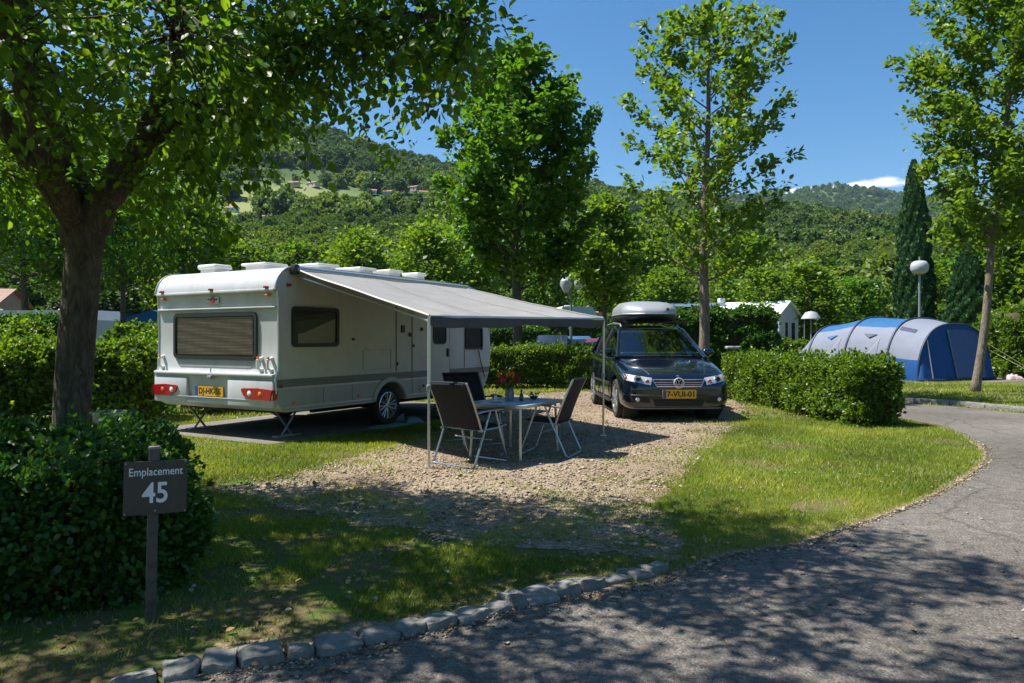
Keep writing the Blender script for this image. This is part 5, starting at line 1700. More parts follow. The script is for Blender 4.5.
# grey bin behind the near hedge
bx = at(112, 410, 7.6)
bn = thing('waste_bin', 'grey metal bin standing between the forked trunk and the caravan rear', 'bin', (bx[0], bx[1], 0))
rows = MB().lathe([(.155, 0), (.165, .02), (.172, .70), (.180, .71), (.180, .745), (.168, .745), (.16, .70), (.15, .1), (0, .1)], n=28)
rows.build('bin_body', pm('zinc', (.25, .27, .28), .5, .5, .25, 9, dirt=(.12, .11, .09), dirt_amt=.6), bn)
MB().tube([(-.12, -.12, .60), (-.12, -.135, .66), (.12, -.135, .66), (.12, -.12, .60)], .008, 6).build('handle', m_steel, bn)

# ------------------------------------------------------------------ the car (x across, y towards the nose, built nose at y=0 going back)
m_paint = pm('car_paint', (.004, .007, .018), .16, .25, .1, 3, spec=.6, coat=1.)
m_glass_car = glass_mat('car_glass', (.30, .42, .46), .7, .01)
m_seat_c = pm('car_seat', (.05, .07, .09), .8)
m_chrome = pm('chrome', (.62, .64, .66), .12, 1., .03, 10)
m_badge = pm('badge_silver', (.72, .74, .77), .25, .35, .04, 10)
m_lens = glass_mat('headlamp_cover', (.92, .94, .95), .3, .02, 1.4)
m_dim = pm('bumper_mesh', (.012, .012, .013), .7)
car = thing('parked_car', 'black estate car with yellow number plates parked on the gravel', 'car', (2.96, 13.12, 0), R(2.2))
ST = [  # u, half width, bottom, shoulder z, top z, shoulder half width
    (.00, .66, .34, .60, .66, .56), (.035, .80, .24, .70, .78, .68), (.13, .915, .20, .80, .875, .76), (.30, .975, .19, .88, .93, .82), (.60, .995, .19, .955, 1.0, .86),
    (1.0, 1.0, .20, 1.03, 1.09, .89), (1.36, 1.0, .20, 1.085, 1.155, .905), (1.7, 1.0, .20, 1.105, 1.16, .915), (2.4, 1.0, .20, 1.125, 1.165, .925), (3.3, 1.0, .21, 1.145, 1.18, .925), (4.1, .985, .24, 1.155, 1.19, .90), (4.55, .95, .30, 1.14, 1.18, .85), (4.70, .89, .36, 1.06, 1.12, .78), (4.74, .82, .44, .98, 1.03, .70)]
def half(s):
    u, w_, zb, zs, zt, ws = s
    m = zb + (zs - zb) * .48
    return [(0, zb), (w_ * .78, zb), (w_ * .955, zb + .05), (w_ * .995, zb + .17), (w_, m), (w_ * .992, m + (zs - m) * .5), (ws + (w_ - ws) * .62, zs - .03), (ws, zs + .012), (ws * .8, zs + (zt - zs) * .55), (ws * .42, zt - .006), (0, zt)]
rows = []
for s in ST:
    h = half(s)
    rows.append([(x, s[0], z) for x, z in h] + [(-x, s[0], z) for x, z in reversed(h[1:-1])])
mb = MB(); mb.grid(rows, closed_u=True)
k = len(rows[0])
for base, rv in ((0, 0), ((len(ST) - 1) * k, 1)):
    # close the nose and tail with a fan
    c = np.mean([mb.v[base + i] for i in range(k)], 0)
    mb.v.append((0, c[1] + (-.012 if rv == 0 else .012), c[2])); ci = len(mb.v) - 1
    for i in range(k): mb.f.append((base + i, base + (i + 1) % k, ci))
tmp = mb.build('body', m_paint, car, True, 0, subsurf=2)
FW, RW, WR = .90, 3.72, .365
for yy in (FW, RW):
    for s in (-1, 1):
        cm = MB(); cm.lathe([(.435, s * .66), (.435, s * 1.2)], (0, yy, .37), 'x', 36)
        cut(tmp, cm)
for p in tmp.data.polygons: p.use_smooth = True
tmp.data.set_sharp_from_angle(angle=R(40))
# dark wheel housings
for yy in (FW, RW):
    for s in (-1, 1):
        MB().lathe([(.05, s * .62), (.45, s * .62), (.45, s * .90), (.44, s * .90), (.44, s * .64), (.05, s * .64)], (0, yy, .37), 'x', 28).build('wheel_housing', m_under, car)
def car_wheel(x, y, s):
    # axle along x: build along y in a turned holder
    h = .115
    r = WR
    cx = x
    t = MB().lathe([(r * .68, cx - h * .8), (r * .80, cx - h), (r * .93, cx - h * .95), (r * .99, cx - h * .7), (r, cx - h * .3), (r, cx + h * .3), (r * .99, cx + h * .7), (r * .93, cx + h * .95), (r * .80, cx + h), (r * .68, cx + h * .8)], (0, y, r), 'x', 40, close=True)
    w_ = t.build('wheel', m_rubber, car, True, 40)
    f = cx + s * h * .8
    rm = MB().lathe([(r * .71, f + s * .012), (r * .68, f + s * .016), (r * .64, f), (r * .62, f - s * .15), (r * .71, f - s * .15)], (0, y, r), 'x', 40, close=True)
    rm.lathe([(0, f + s * .01), (r * .14, f + s * .008), (r * .17, f - s * .01), (r * .17, f - s * .05)], (0, y, r), 'x', 18)
    for i in range(9):
        a = 2 * PI * i / 9 + .3
        rm.tube([(f - s * .008, y + math.cos(a) * r * .12, r + math.sin(a) * r * .12), (f + s * .006, y + math.cos(a) * r * .4, r + math.sin(a) * r * .4), (f + s * .004, y + math.cos(a) * r * .66, r + math.sin(a) * r * .66)], [r * .07, r * .055, r * .075], 6)
    rm.build('rim', m_rim, w_, True, 40)
    MB().lathe([(0, f - s * .08), (r * .5, f - s * .08), (r * .5, f - s * .1)], (0, y, r), 'x', 24).build('brake_disc', m_rust, w_, True, 40)
for yy in (FW, RW):
    for s in (-1, 1): car_wheel(s * .875, yy, s)

# greenhouse
def AP(t): return Vector((.86 - .20 * t, 1.34 + .86 * t, 1.135 + .53 * t))          # A pillar, 0 at the cowl
def ws(s, t):                                                                      # windscreen surface, bowed forward
    p = AP(t); return Vector((p.x * s, p.y - .16 * (1 - s * s) * (1 - .35 * t), p.z + .03 * (1 - s * s) * t))
rows = [[ws(s, t) for s in np.linspace(-.965, .965, 17)] for t in np.linspace(.02, .985, 9)]
MB().grid(rows).build('windscreen', m_glass_car, car, True, 0)
RL = [(2.20, .66, 1.665), (2.6, .675, 1.715), (3.2, .675, 1.735), (3.8, .66, 1.715), (4.22, .63, 1.665), (4.36, .615, 1.63)]
rows = []
for y, x, z in RL: rows.append([(x * s, y - (.16 * (1 - s * s) * .65 if y < 2.3 else 0), z + .045 * (1 - s ** 4)) for s in np.linspace(-1, 1, 15)])
MB().sheet(rows, .035).build('roof', m_paint, car, True, 50)
BELT = [(1.36, .86, 1.135), (2.0, .895, 1.14), (2.8, .905, 1.155), (3.7, .895, 1.17), (4.4, .85, 1.175), (4.58, .82, 1.175)]
def belt(y):
    for a, b_ in zip(BELT, BELT[1:]):
        if y <= b_[0]: t = (y - a[0]) / (b_[0] - a[0]); return a[1] + (b_[1] - a[1]) * t, a[2] + (b_[2] - a[2]) * t
    return BELT[-1][1:]
def roofl(y):
    if y <= 2.2: t = (y - 1.34) / .86; p = AP(max(0, t)); return p.x, p.z
    for a, b_ in zip(RL, RL[1:]):
        if y <= b_[0]: t = (y - a[0]) / (b_[0] - a[0]); return a[1] + (b_[1] - a[1]) * t, a[2] + (b_[2] - a[2]) * t
    t = (y - 4.36) / .22; return .615 + .2 * t, 1.63 - .455 * t
for s in (-1, 1):
    def side_pane(nm, y0, y1, n=8, mat=m_glass_car):
        rows = []
        for j in range(7):
            v = .03 + .90 * j / 6
            r_ = []
            for i in range(n + 1):
                y = y0 + (y1 - y0) * i / n
                bx_, bz = belt(y); rx, rz = roofl(y)
                x = bx_ + (rx - bx_) * v + .022 * math.sin(PI * v); z = bz + (rz - bz) * v
                r_.append((s * (x - .012), y, z))
            rows.append(r_)
        return MB().grid(rows).build(nm, mat, car, True, 0)
    side_pane('side_window', 1.62, 2.72); side_pane('side_window', 2.82, 3.62); side_pane('side_window', 3.72, 4.40)
    # pillars and frame rails
    MB().tube([AP(t) * 1 if s > 0 else Vector((-AP(t).x, AP(t).y, AP(t).z)) for t in np.linspace(-.05, 1, 8)], [.045, .04, .036, .034, .034, .034, .034, .034], 8).build('pillar', m_paint, car)
    for y in (2.77, 3.67):
        pts = []
        for v in np.linspace(0, 1, 6):
            bx_, bz = belt(y); rx, rz = roofl(y); pts.append((s * (bx_ + (rx - bx_) * v + .02 * math.sin(PI * v) - .006), y, bz + (rz - bz) * v))
        MB().tube(pts, .036, 6).build('pillar', m_black, car)
    pts = []
    for v in np.linspace(0, 1, 6): pts.append((s * (.83 + (.615 - .83) * v), 4.56 - .22 * v, 1.16 + .47 * v))
    MB().tube(pts, [.09, .08, .07, .06, .055, .05], 8).build('pillar', m_paint, car)
    MB().tube([(s * roofl(y)[0], y, roofl(y)[1] - .004) for y in np.linspace(2.15, 4.36, 14)], .034, 8).build('roof_edge', m_paint, car)
    MB().tube([(s * (belt(y)[0] + .004), y, belt(y)[1] + .0) for y in np.linspace(1.5, 4.5, 16)], .016, 6).build('window_trim', m_chrome, car)
    # roof rails
    MB().tube([(s * .60, 2.32, 1.73), (s * .60, 2.42, 1.79), (s * .605, 3.2, 1.825), (s * .585, 4.05, 1.79), (s * .58, 4.16, 1.735)], .018, 8).build('roof_rail', m_alu2, car)
    # mirrors
    mr = MB()
    ms = []
    for i in range(9):
        a = PI * i / 8
        ms.append([(s * (1.02 + .13 * math.cos(q) * math.sin(a) ** .6), 1.66 - .085 * math.cos(a), 1.215 + .085 * math.sin(q) * math.sin(a) ** .6) for q in np.linspace(0, 2 * PI, 17)[:-1]])
    mr.grid(ms, closed_u=True); mr.tube([(s * .88, 1.66, 1.15), (s * 1.0, 1.68, 1.17)], .03, 8)
    mr.build('mirror', m_paint, car, True, 60)
    # door lines, handles, sills
    for y in (1.52, 2.74, 3.62):
        MB().tube([(s * (1.004 - .0 * z), y, z) for z in (.34, .5, .7)] + [(s * .992, y, .9), (s * .965, y, 1.04)], .007, 4).build('door_seam', m_black, car)
    for y in (2.55, 3.42): MB().rbox((s * 1.0, y, .93), (.03, .2, .035), .012).build('door_handle', m_paint, car)
    MB().rbox((s * 1.0, 2.3, .30), (.03, 1.95, .07), .014).build('sill', m_black, car)
    MB().rbox((s * 1.005, 2.32, .62), (.022, 1.9, .045), .01).build('rub_strip', m_black, car)
rows = [[(.79 * s * (1 - .26 * t), 4.60 - .21 * t, 1.17 + .45 * t) for s in np.linspace(-1, 1, 9)] for t in np.linspace(0, 1, 5)]
MB().grid(rows).build('rear_window', m_glass_car, car, True, 0)
# cabin: floor, dashboard, wheel, seats
MB().box((0, 2.9, 1.10), (1.66, 3.0, .10)).build('cabin_floor', m_win_in, car, False)
MB().rbox((0, 1.62, 1.16), (1.58, .42, .12), .04).build('dashboard', m_seat_c, car)
MB().lathe([(.165, -.016), (.185, 0), (.165, .016), (.15, 0)], (0, 0, 0), 'y', 28, close=True).rbox((0, 0, 0), (.32, .02, .045), .008).build('steering_wheel', m_black, car)
sw = [o for o in COL.objects if o.name.startswith('steering_wheel')][-1]; sw.location = (.40, 1.98, 1.26); sw.rotation_euler = (R(25), 0, 0)
for x, y in ((-.40, 2.45), (.40, 2.45), (-.45, 3.4), (0, 3.4), (.45, 3.4)):
    q = MB().rbox((x, y, 1.24), (.46 if y < 3 else .40, .13, .46), .05, Matrix.Rotation(R(-8), 3, 'X'), 3)
    q.rbox((x, y + .045, 1.515), (.25, .09, .15), .035, None, 3).tube([(x - .05, y + .03, 1.4), (x - .05, y + .04, 1.5)], .008).tube([(x + .05, y + .03, 1.4), (x + .05, y + .04, 1.5)], .008)
    q.build('seat', m_seat_c, car)
MB().rbox((0, 2.12, 1.60), (.22, .02, .06), .008).build('rear_mirror', m_black, car)
for s in (-1, 1):
    MB().tube([(s * .25 - .3, 1.27, 1.145), (s * .25 + .05, 1.21, 1.158), (s * .25 + .33, 1.25, 1.15)], .012, 5).build('wiper', m_black, car)

# --- nose, seen from the front (y negative is towards the viewer)
def on_nose(x, z):
    """depth of the body surface at x, z by casting from the front"""
    ok, loc, nn, idx = tmp.ray_cast(Vector((x, -1.5, z)), Vector((0, 1, 0)))
    return loc.y if ok else .3
def nose_patch(poly, lift, nx=18, nz=8, th=.012):
    """a shell over the nose inside a four-cornered outline given bottom-left, bottom-right, top-right, top-left"""
    bl, br, tr_, tl_ = [Vector((*p, 0)) for p in poly]
    rows = []
    for j in range(nz + 1):
        v = j / nz
        r_ = []
        for i in range(nx + 1):
            u = i / nx
            p = bl.lerp(br, u).lerp(tl_.lerp(tr_, u), v)
            r_.append((p.x, on_nose(p.x, p.y) - lift, p.y))
        rows.append(r_)
    return rows
m_reflect = pm('lamp_bowl', (.50, .51, .52), .3, .3, .1, 30)
for s in (-1, 1):
    pl = [(s * .50, .665), (s * .93, .745), (s * .955, .86), (s * .47, .79)]
    hl = MB().grid(nose_patch(pl, .004, 14, 7)).build('headlight', m_reflect, car, True, 0)
    ry = on_nose(s * .66, .75)
    MB().lathe([(0, ry - .014), (.045, ry - .016), (.06, ry - .028), (.065, ry - .018), (.068, ry + .02)], (s * .72, 0, .765), 'y', 20).build('lamp', m_chrome, hl, True, 40)
    MB().lathe([(0, ry - .020), (.038, ry - .018), (.045, ry + .01)], (s * .72, 0, .765), 'y', 18).build('bulb_glass', m_dim, hl, True, 40)
    yo = on_nose(s * .555, .725)
    MB().lathe([(0, yo - .012), (.036, yo - .012), (.042, yo - .004)], (s * .56, 0, .725), 'y', 16).build('indicator', m_orange, hl, True, 40)
    yo = on_nose(s * .90, .78)
    MB().lathe([(0, yo - .016), (.03, yo - .016), (.036, yo)], (s * .895, 0, .78), 'y', 16).build('indicator', m_orange, hl, True, 40)
    MB().grid(nose_patch([(s * .495, .66), (s * .94, .74), (s * .965, .865), (s * .465, .795)], .034, 14, 7)).build('headlamp_cover', m_lens, hl, True, 0)
    # fog lamp niche
    fg = MB().grid(nose_patch([(s * .50, .345), (s * .84, .375), (s * .86, .465), (s * .55, .455)], .006, 8, 5)).build('fog_niche', m_dim, car, True, 0)
    yo = on_nose(s * .73, .41)
    MB().lathe([(0, yo - .018), (.030, yo - .016), (.038, yo - .006), (.042, yo + .03)], (s * .73, 0, .412), 'y', 18).build('fog_light', m_white_lens, fg, True, 40)
gr = MB().grid(nose_patch([(-.40, .640), (.40, .640), (.47, .765), (-.47, .765)], .006, 20, 6)).build('grille', m_dim, car, True, 0)
for z, w_ in ((.645, .40), (.68, .425), (.715, .44), (.762, .465)):
    MB().tube([(x, on_nose(x, z) - .014, z) for x in np.linspace(-w_, w_, 15)], .0065 if .65 < z < .75 else .012, 6).build('grille_bar', m_chrome, gr)
for s in (-1, 1): MB().tube([(s * .40, on_nose(s * .40, .645) - .014, .645), (s * .468, on_nose(s * .468, .762) - .014, .762)], .012, 6).build('grille_bar', m_chrome, gr)
# round badge: a ring with a V above a W
yb = on_nose(0, .70) - .03
bg_ = MB().lathe([(.075, yb + .01), (.088, yb - .004), (.095, yb + .0), (.095, yb + .03), (.075, yb + .03)], (0, 0, .702), 'y', 28, close=True).build('badge', m_badge, car, True, 40)
MB().lathe([(0, yb + .012), (.08, yb + .012)], (0, 0, .702), 'y', 24).build('badge_face', pm('badge_blue', (.02, .04, .08), .3), bg_)
q = MB()
for seg in ([(-.034, .073), (0, .012), (.034, .073)], [(-.066, .040), (-.035, -.060), (0, .0), (.035, -.060), (.066, .040)]):
    q.tube([(a, yb + .004, .702 + b_) for a, b_ in seg], .0085, 6)
q.build('monogram', m_badge, bg_)
MB().rbox((0, on_nose(0, .82) - .004, .825), (.05, .03, .02), .008).build('hood_nozzle', m_chrome, car)
# lower intake, plate, lip
lo_ = MB().grid(nose_patch([(-.42, .285), (.42, .285), (.47, .42), (-.47, .42)], .006, 18, 5)).build('intake', m_dim, car, True, 0)
for z in (.315, .35, .385): MB().tube([(x, on_nose(x, z) - .010, z) for x in np.linspace(-.44, .44, 11)], .006, 5).build('intake_bar', m_black, lo_)
MB().tube([(x, on_nose(x, .475) - .008, .475 + .012 * abs(x)) for x in np.linspace(-.84, .84, 21)], .016, 6).build('bumper_strip', m_black, car)
MB().tube([(x, on_nose(x, .252) - .010, .252) for x in np.linspace(-.78, .78, 21)], .016, 6).build('lip', pm('lip_grey', (.16, .16, .16), .4, .2), car)
yp = on_nose(0, .5) - .035
pl_ = MB().plate((0, yp + .012, 0), (1, 0, 0), (0, 0, 1), rrect(.60, .150, .012, 3, .0, .505), .014, (0, -1, 0)).build('number_plate', m_plate_y, car, True, 40)
MB().plate((0, yp - .0025, 0), (1, 0, 0), (0, 0, 1), rrect(.06, .146, .01, 3, -.268, .505), .002, (0, -1, 0)).build('plate_band', m_plate_b, pl_, True, 40)
text_obj('lettering', '7-VUI-01', .135, m_ink, pl_, Matrix(((1, 0, 0, .03), (0, 0, -1, yp - .0025), (0, 1, 0, .503), (0, 0, 0, 1))), .001, .49, .004)
# bonnet shut line
for s in (-1, 1):
    pts = []
    for t in np.linspace(0, 1, 12):
        x = s * (.50 + .30 * t); y = .14 + 1.1 * t
        ok, loc, nn, idx = tmp.ray_cast(Vector((x, y, 2)), Vector((0, 0, -1)))
        if ok: pts.append(loc + Vector((0, 0, .001)))
    MB().tube(pts, .006, 4).build('bonnet_line', m_black, car)

# roof box on its bars
rb = thing('roof_box', 'silver roof box strapped to the bars on the black car', 'roof box', (2.95, 15.35, 0), R(2.2))
m_rb = pm('roof_box_silver', (.36, .37, .385), .35, .35, .06, 3, coat=.2)
m_rb2 = pm('roof_box_tray', (.045, .048, .052), .5)
def boxsec(u, lid):
    """u 0 at the front"""
    w_ = .585 * (1 - .62 * max(0, .16 - u) / .16 * .9) * (1 - .10 * max(0, u - .8) / .2)
    h = (.30 * min(1, .30 + 1.9 * u) ** .8 * (1 - .22 * max(0, u - .75) / .25)) if lid else -.16 * (1 - .55 * max(0, .2 - u) / .2)
    return w_, h
def rows_box(lid):
    rows = []
    for u in [0, .02, .06, .12, .2, .32, .5, .7, .85, .94, .985, 1]:
        w_, h = boxsec(u, lid)
        e = .70 if u in (0, 1) else (.92 if u in (.02, .985) else 1)
        h *= .3 if u in (0, 1) else (.75 if u in (.02, .985) else 1); w_ *= e
        y = u * 2.05
        sec = [(-w_, 0), (-w_ * 1.0, h * .25), (-w_ * .95, h * .62), (-w_ * .80, h * .90), (-w_ * .45, h * 1.0), (0, h * 1.02), (w_ * .45, h * 1.0), (w_ * .80, h * .90), (w_ * .95, h * .62), (w_ * 1.0, h * .25), (w_, 0)]
        rows.append([(x, y, 2.005 + z) for x, z in sec])
    return rows
def box_mesh(lid):
    q = MB(); r_ = rows_box(lid); q.grid(r_); n_ = len(r_[0])
    q.f.append(tuple(range(n_))); q.f.append(tuple((len(r_) - 1) * n_ + i for i in range(n_)))
    for i in range(len(r_) - 1): q.f.append((i * n_, i * n_ + n_ - 1, (i + 1) * n_ + n_ - 1, (i + 1) * n_))
    return q
box_mesh(True).build('lid', m_rb, rb, True, 42)
box_mesh(False).build('tray', m_rb2, rb, True, 50)
r_ = rows_box(True)
MB().tube([p for p in [(a[0][0] * 1.005, a[0][1], a[0][2]) for a in r_] + [(a[-1][0] * 1.005, a[-1][1], a[-1][2]) for a in reversed(r_)]] + [r_[0][0]], .016, 6).build('seam_rim', m_rb, rb)
MB().rbox((.30, .07, 2.10), (.06, .03, .05), .01).build('lock', m_black, rb)
for y in (.42, 1.45):
    q = MB().rbox((.12, y, 1.845), (1.36, .07, .03), .01)
    for x in (-.48, .72): q.rbox((x, y, 1.81), (.06, .09, .07), .012)
    for x in (-.3, .3): q.rbox((x, y, 1.855), (.05, .05, .05), .01)
    q.build('crossbar', m_black, rb)

# ------------------------------------------------------------------ tent
m_tblue = fabric_mat('tent_blue', (.018, .095, .30), .25, .6, 400, .1)
m_tmid = fabric_mat('tent_roof_blue', (.035, .13, .30), .2, .6, 400, .1)
m_tgrey = fabric_mat('tent_grey', (.25, .28, .36), .3, .65, 400, .06)
m_tdoor = fabric_mat('tent_door', (.10, .16, .36), .25, .6, 400, .1)
m_tpole = pm('tent_pole', (.012, .03, .075), .5)
tn_loc = Vector((15.7, 26.2, 0)); TYAW = math.atan2(.43, .90)
tn = thing('tunnel_tent', 'long blue and grey tunnel tent with a blue front on the far lawn', 'tent', tn_loc, TYAW)
# local: x across the front, y to the back
HOOPS = [(0, 2.0, 1.98), (1.25, 2.0, 2.22), (3.1, 1.97, 2.30), (5.0, 1.8, 2.02), (6.3, 1.3, 1.05), (6.8, .9, .06)]
def hoop(u, a):
    for A, B in zip(HOOPS, HOOPS[1:]):
        if u <= B[0] + 1e-6:
            t = (u - A[0]) / (B[0] - A[0]); s = t * t * (3 - 2 * t) * .35 + t * .65
            w_, h = A[1] + (B[1] - A[1]) * s, A[2] + (B[2] - A[2]) * s
            pinch = 1 - .015 * math.sin(PI * t)
            ca, sa = math.cos(a), math.sin(a)
            return Vector((-w_ * pinch * (abs(ca) ** .75) * (1 if ca > 0 else -1), u, h * pinch * abs(sa) ** .85))
def tent_strip(nm, u0, u1, a0, a1, mat, nu=10, na=14):
    rows = []
    for i in range(nu + 1):
        u = u0 + (u1 - u0) * i / nu
        rows.append([hoop(u, a0 + (a1 - a0) * j / na) + Vector((0, 0, .012 * noise.noise(Vector((u * 3, j * .7, a0))))) for j in range(na + 1)])
    return MB().grid(rows).build(nm, mat, tn, True, 0)
aL, aR = R(56), R(124)
for u0, u1, top, side in ((0, 1.25, m_tgrey, m_tgrey), (1.25, 3.1, m_tmid, m_tgrey), (3.1, 5.0, m_tmid, m_tgrey), (5.0, 6.8, m_tgrey, m_tgrey)):
    tent_strip('roof_panel', u0, u1, aL, aR, top)
    if u0 == 0:
        tent_strip('side_panel', u0, u1, R(18), aL, side); tent_strip('side_panel', u0, u1, aR, R(162), side)
        tent_strip('skirt_panel', u0, u1, R(0), R(18), m_tblue); tent_strip('skirt_panel', u0, u1, R(162), R(180), m_tblue)
    else:
        tent_strip('side_panel', u0, u1, R(0), aL, side); tent_strip('side_panel', u0, u1, aR, R(180), side)
for u in (0, 1.25, 3.1, 5.0):
    MB().tube([hoop(u, a) * 1.0 + Vector((0, 0, .012)) for a in np.linspace(0, PI, 40)], .04, 8).build('pole_sleeve', m_tpole, tn)
# front wall leaning out at the foot
def front(s, v): 
    """s -1..1 across, v 0..1 up"""
    a = math.acos(max(-1, min(1, -s * .999)))
    p = hoop(0, PI - a if False else a)
    top = p.z
    z = top * v
    return Vector((p.x * (1 + .04 * (1 - v)), -(.42 * (1 - v) * (top / 1.98)) + .03 * math.sin(s * 14) * (1 - v), z))
rows = [[front(s, v) for s in np.linspace(-1, 1, 41)] for v in np.linspace(0, 1, 12)]
MB().grid(rows).build('front_wall', m_tblue, tn, True, 0)
rows = [[front(-.30 + .98 * (.12 + .62 * u) , .05 + .86 * v) + Vector((0, -.03, 0)) for u in np.linspace(0, 1, 20)] for v in np.linspace(0, 1, 10)]
dp = MB().grid(rows).build('door_panel', m_tdoor, tn, True, 0)
for u in (0, 1): MB().tube([front(-.30 + .98 * (.12 + .62 * u), .05 + .86 * v) + Vector((.05 * (.5 - u) * (1 - v), -.045, 0)) for v in np.linspace(0, 1, 10)], .022, 6).build('zip_strip', m_tgrey, dp)
for s in (-.72,): MB().tube([front(s, v) + Vector((0, -.03, 0)) for v in np.linspace(0, .98, 10)], .02, 6).build('zip_strip', m_tgrey, tn)
MB().tube([front(s, .0) + Vector((0, -.01, .07)) for s in np.linspace(-1, 1, 30)], .05, 6).build('mud_flap', m_tpole, tn)
# side vents and window marks on the left
for u in (2.2, 4.0):
    c0 = hoop(u, R(44))
    q = MB()
    rows = [[hoop(u - .30 + .6 * i / 8, R(44 - 7 * (1 - abs(i / 4 - 1)) * v)) + Vector((-.02, 0, .02 + .05 * v * (1 - abs(i / 4 - 1)))) for i in range(9)] for v in (0, .5, 1)]
    q.grid(rows).build('vent', m_tpole if u < 3 else m_tdoor, tn, True, 0)
MB().grid([[hoop(.55 + .3 * i, R(52 + 3 * j)) + Vector((-.012, 0, .012)) for i in range(3)] for j in range(3)]).build('vent', m_tpole, tn, True, 0)
# guy ropes
m_rope = pm('guy_rope', (.55, .5, .32), .8)
for a_, g in ((hoop(0, R(140)), (3.6, -1.0)), (hoop(0, R(150)), (3.0, -1.3)), (hoop(1.75, R(145)), (3.9, 1.4)), (hoop(1.75, R(40)), (-3.2, 1.9)), (hoop(3.5, R(40)), (-3.2, 3.6))):
    MB().tube([a_, (g[0], g[1], .02)], .009, 4).build('guy_rope', m_rope, tn)
PADT = [G(*p) for p in ((912, 381.6), (930, 383.4), (992, 382.5), (1016, 380.5), (1000, 378), (960, 378))]
flat('tent_pad', rough_edge([(13.2, 24.6), (14.2, 24.0), (18.3, 26.0), (18.6, 26.9), (16, 30), (12, 31)], .2, .05, 2), .006, m_pad)
# bag by the tent
p = cloth_heap('bag', 'crumpled pink and grey bag at the right foot of the blue tent', 'bag', (17.95, 26.5), .28, .22, .22, fabric_mat('bag_pink', (.42, .32, .34), 0), 31)

# ------------------------------------------------------------------ lamps
m_pole = pm('lamp_pole', (.26, .29, .30), .5, .4, .1, 10)
m_opal = pm('opal_glass', (.40, .42, .44), .25, 0, .03, 5, coat=.3)
m_lampcap = pm('lamp_cap', (.30, .33, .34), .45, .3)
def globe_lamp(label, x, y, zt, r):
    t = thing('street_lamp', label, 'street lamp', (x, y, 0))
    MB().tube([(0, 0, 0), (0, 0, zt - r * .6)], [.062, .045], 12).lathe([(.11, 0), (.11, .05), (.07, .10), (.062, .5)], n=14).build('pole', m_pole, t)
    n_ = 20
    MB().lathe([(r * 1.02 * math.sin(PI * i / n_) ** .55, zt - r + r * .80 * -math.cos(PI * i / n_)) for i in range(n_ + 1)], n=28).build('globe', m_opal, t, True, 0)
    for zz in (-.25, .05, .34): MB().lathe([(r * .99 * math.sqrt(1 - zz * zz), zt - r + r * .78 * zz - .015), (r * 1.035 * math.sqrt(1 - zz * zz), zt - r + r * .78 * zz), (r * .99 * math.sqrt(1 - zz * zz), zt - r + r * .78 * zz + .015)], n=28).build('ring', m_lampcap, t, True, 40)
    MB().lathe([(.10, zt - 1.8 * r - .02), (.16, zt - 1.8 * r + .04), (.10, zt - 1.8 * r + .09)], n=16).build('collar', m_lampcap, t)
    MB().tube([(0, -.0, zt - .1), (0, 0, zt + .10)], .03, 8).build('finial', m_lampcap, t)
x, y, z = at(919.5, 259, 33); globe_lamp('lamp post with a white ribbed globe rising behind the blue tent', x, y, z, .37)
x, y, z = at(571, 277, 40)
t = thing('street_lamp', 'green lamp post with two white shades above the awning edge', 'street lamp', (x, y, 0))
MB().tube([(0, 0, 0), (0, 0, z - .25)], [.09, .06], 10).tube([(-.26, 0, z - .35), (0, 0, z - .2), (.42, 0, z - .3)], .035, 8).build('pole', pm('lamp_green', (.12, .19, .17), .5), t)
for dx, r in ((-.26, .33), (.40, .24)): MB().lathe([(r * .4, z - .85 if dx < 0 else z - .7), (r, z - .45), (r * .95, z - .2), (r * .5, z - .02), (0, z)], (dx, 0, 0), n=20).build('shade', m_opal, t)
x, y, z = at(811, 311, 47)
t = thing('low_lamp', 'low post lamp with a pale conical cap beside the marquee', 'lamp', (x, y, 0))
MB().tube([(0, 0, 0), (0, 0, z - .45)], .05, 8).tube([(-.38, .1, 0), (-.38, .1, z - .45)], .03, 8).tube([(.38, .1, 0), (.38, .1, z - .45)], .03, 8).build('post', m_pole, t)
MB().lathe([(.60, z - .50), (.58, z - .42), (.34, z - .08), (0, z)], n=20).build('cap', m_opal, t)
x, y, z = at(733, 345, 25.5)
t = thing('water_post', 'small blue water post with a grey cap in front of the tall hedge', 'water tap', (x, y, 0))
MB().rbox((0, 0, .55), (.22, .22, 1.1), .03).build('post', pm('tap_blue', (.03, .14, .26), .5), t)
MB().rbox((0, 0, 1.17), (.50, .36, .10), .04).build('cap', m_grey_pl, t)
MB().tube([(0, -.11, .85), (0, -.22, .85), (0, -.23, .78)], .018, 6).build('spout', m_steel, t)
# ------------------------------------------------------------------ the campsite behind
m_wht = pm('painted_white', (.62, .63, .63), .5, 0, .06, 2, dirt=(.42, .42, .40), dirt_amt=.3)
m_pale = pm('pale_grey_wall', (.46, .48, .50), .6, 0, .08, 2)
m_roofw = pm('white_roof', (.74, .75, .76), .45, 0, .05, 2)
m_tile = pm('roof_tiles', (.27, .15, .115), .8, 0, .22, 3, bump=.4, bscale=9)
m_pink = pm('pink_render', (.46, .33, .29), .85, 0, .15, 1.5)
m_cream = pm('cream_render', (.56, .48, .38), .85, 0, .12, 1.5)
m_dkwin = pm('dark_window', (.02, .025, .03), .1, 0, .2, 5)
m_bluefab = fabric_mat('awning_tent_blue', (.03, .13, .30), .2)

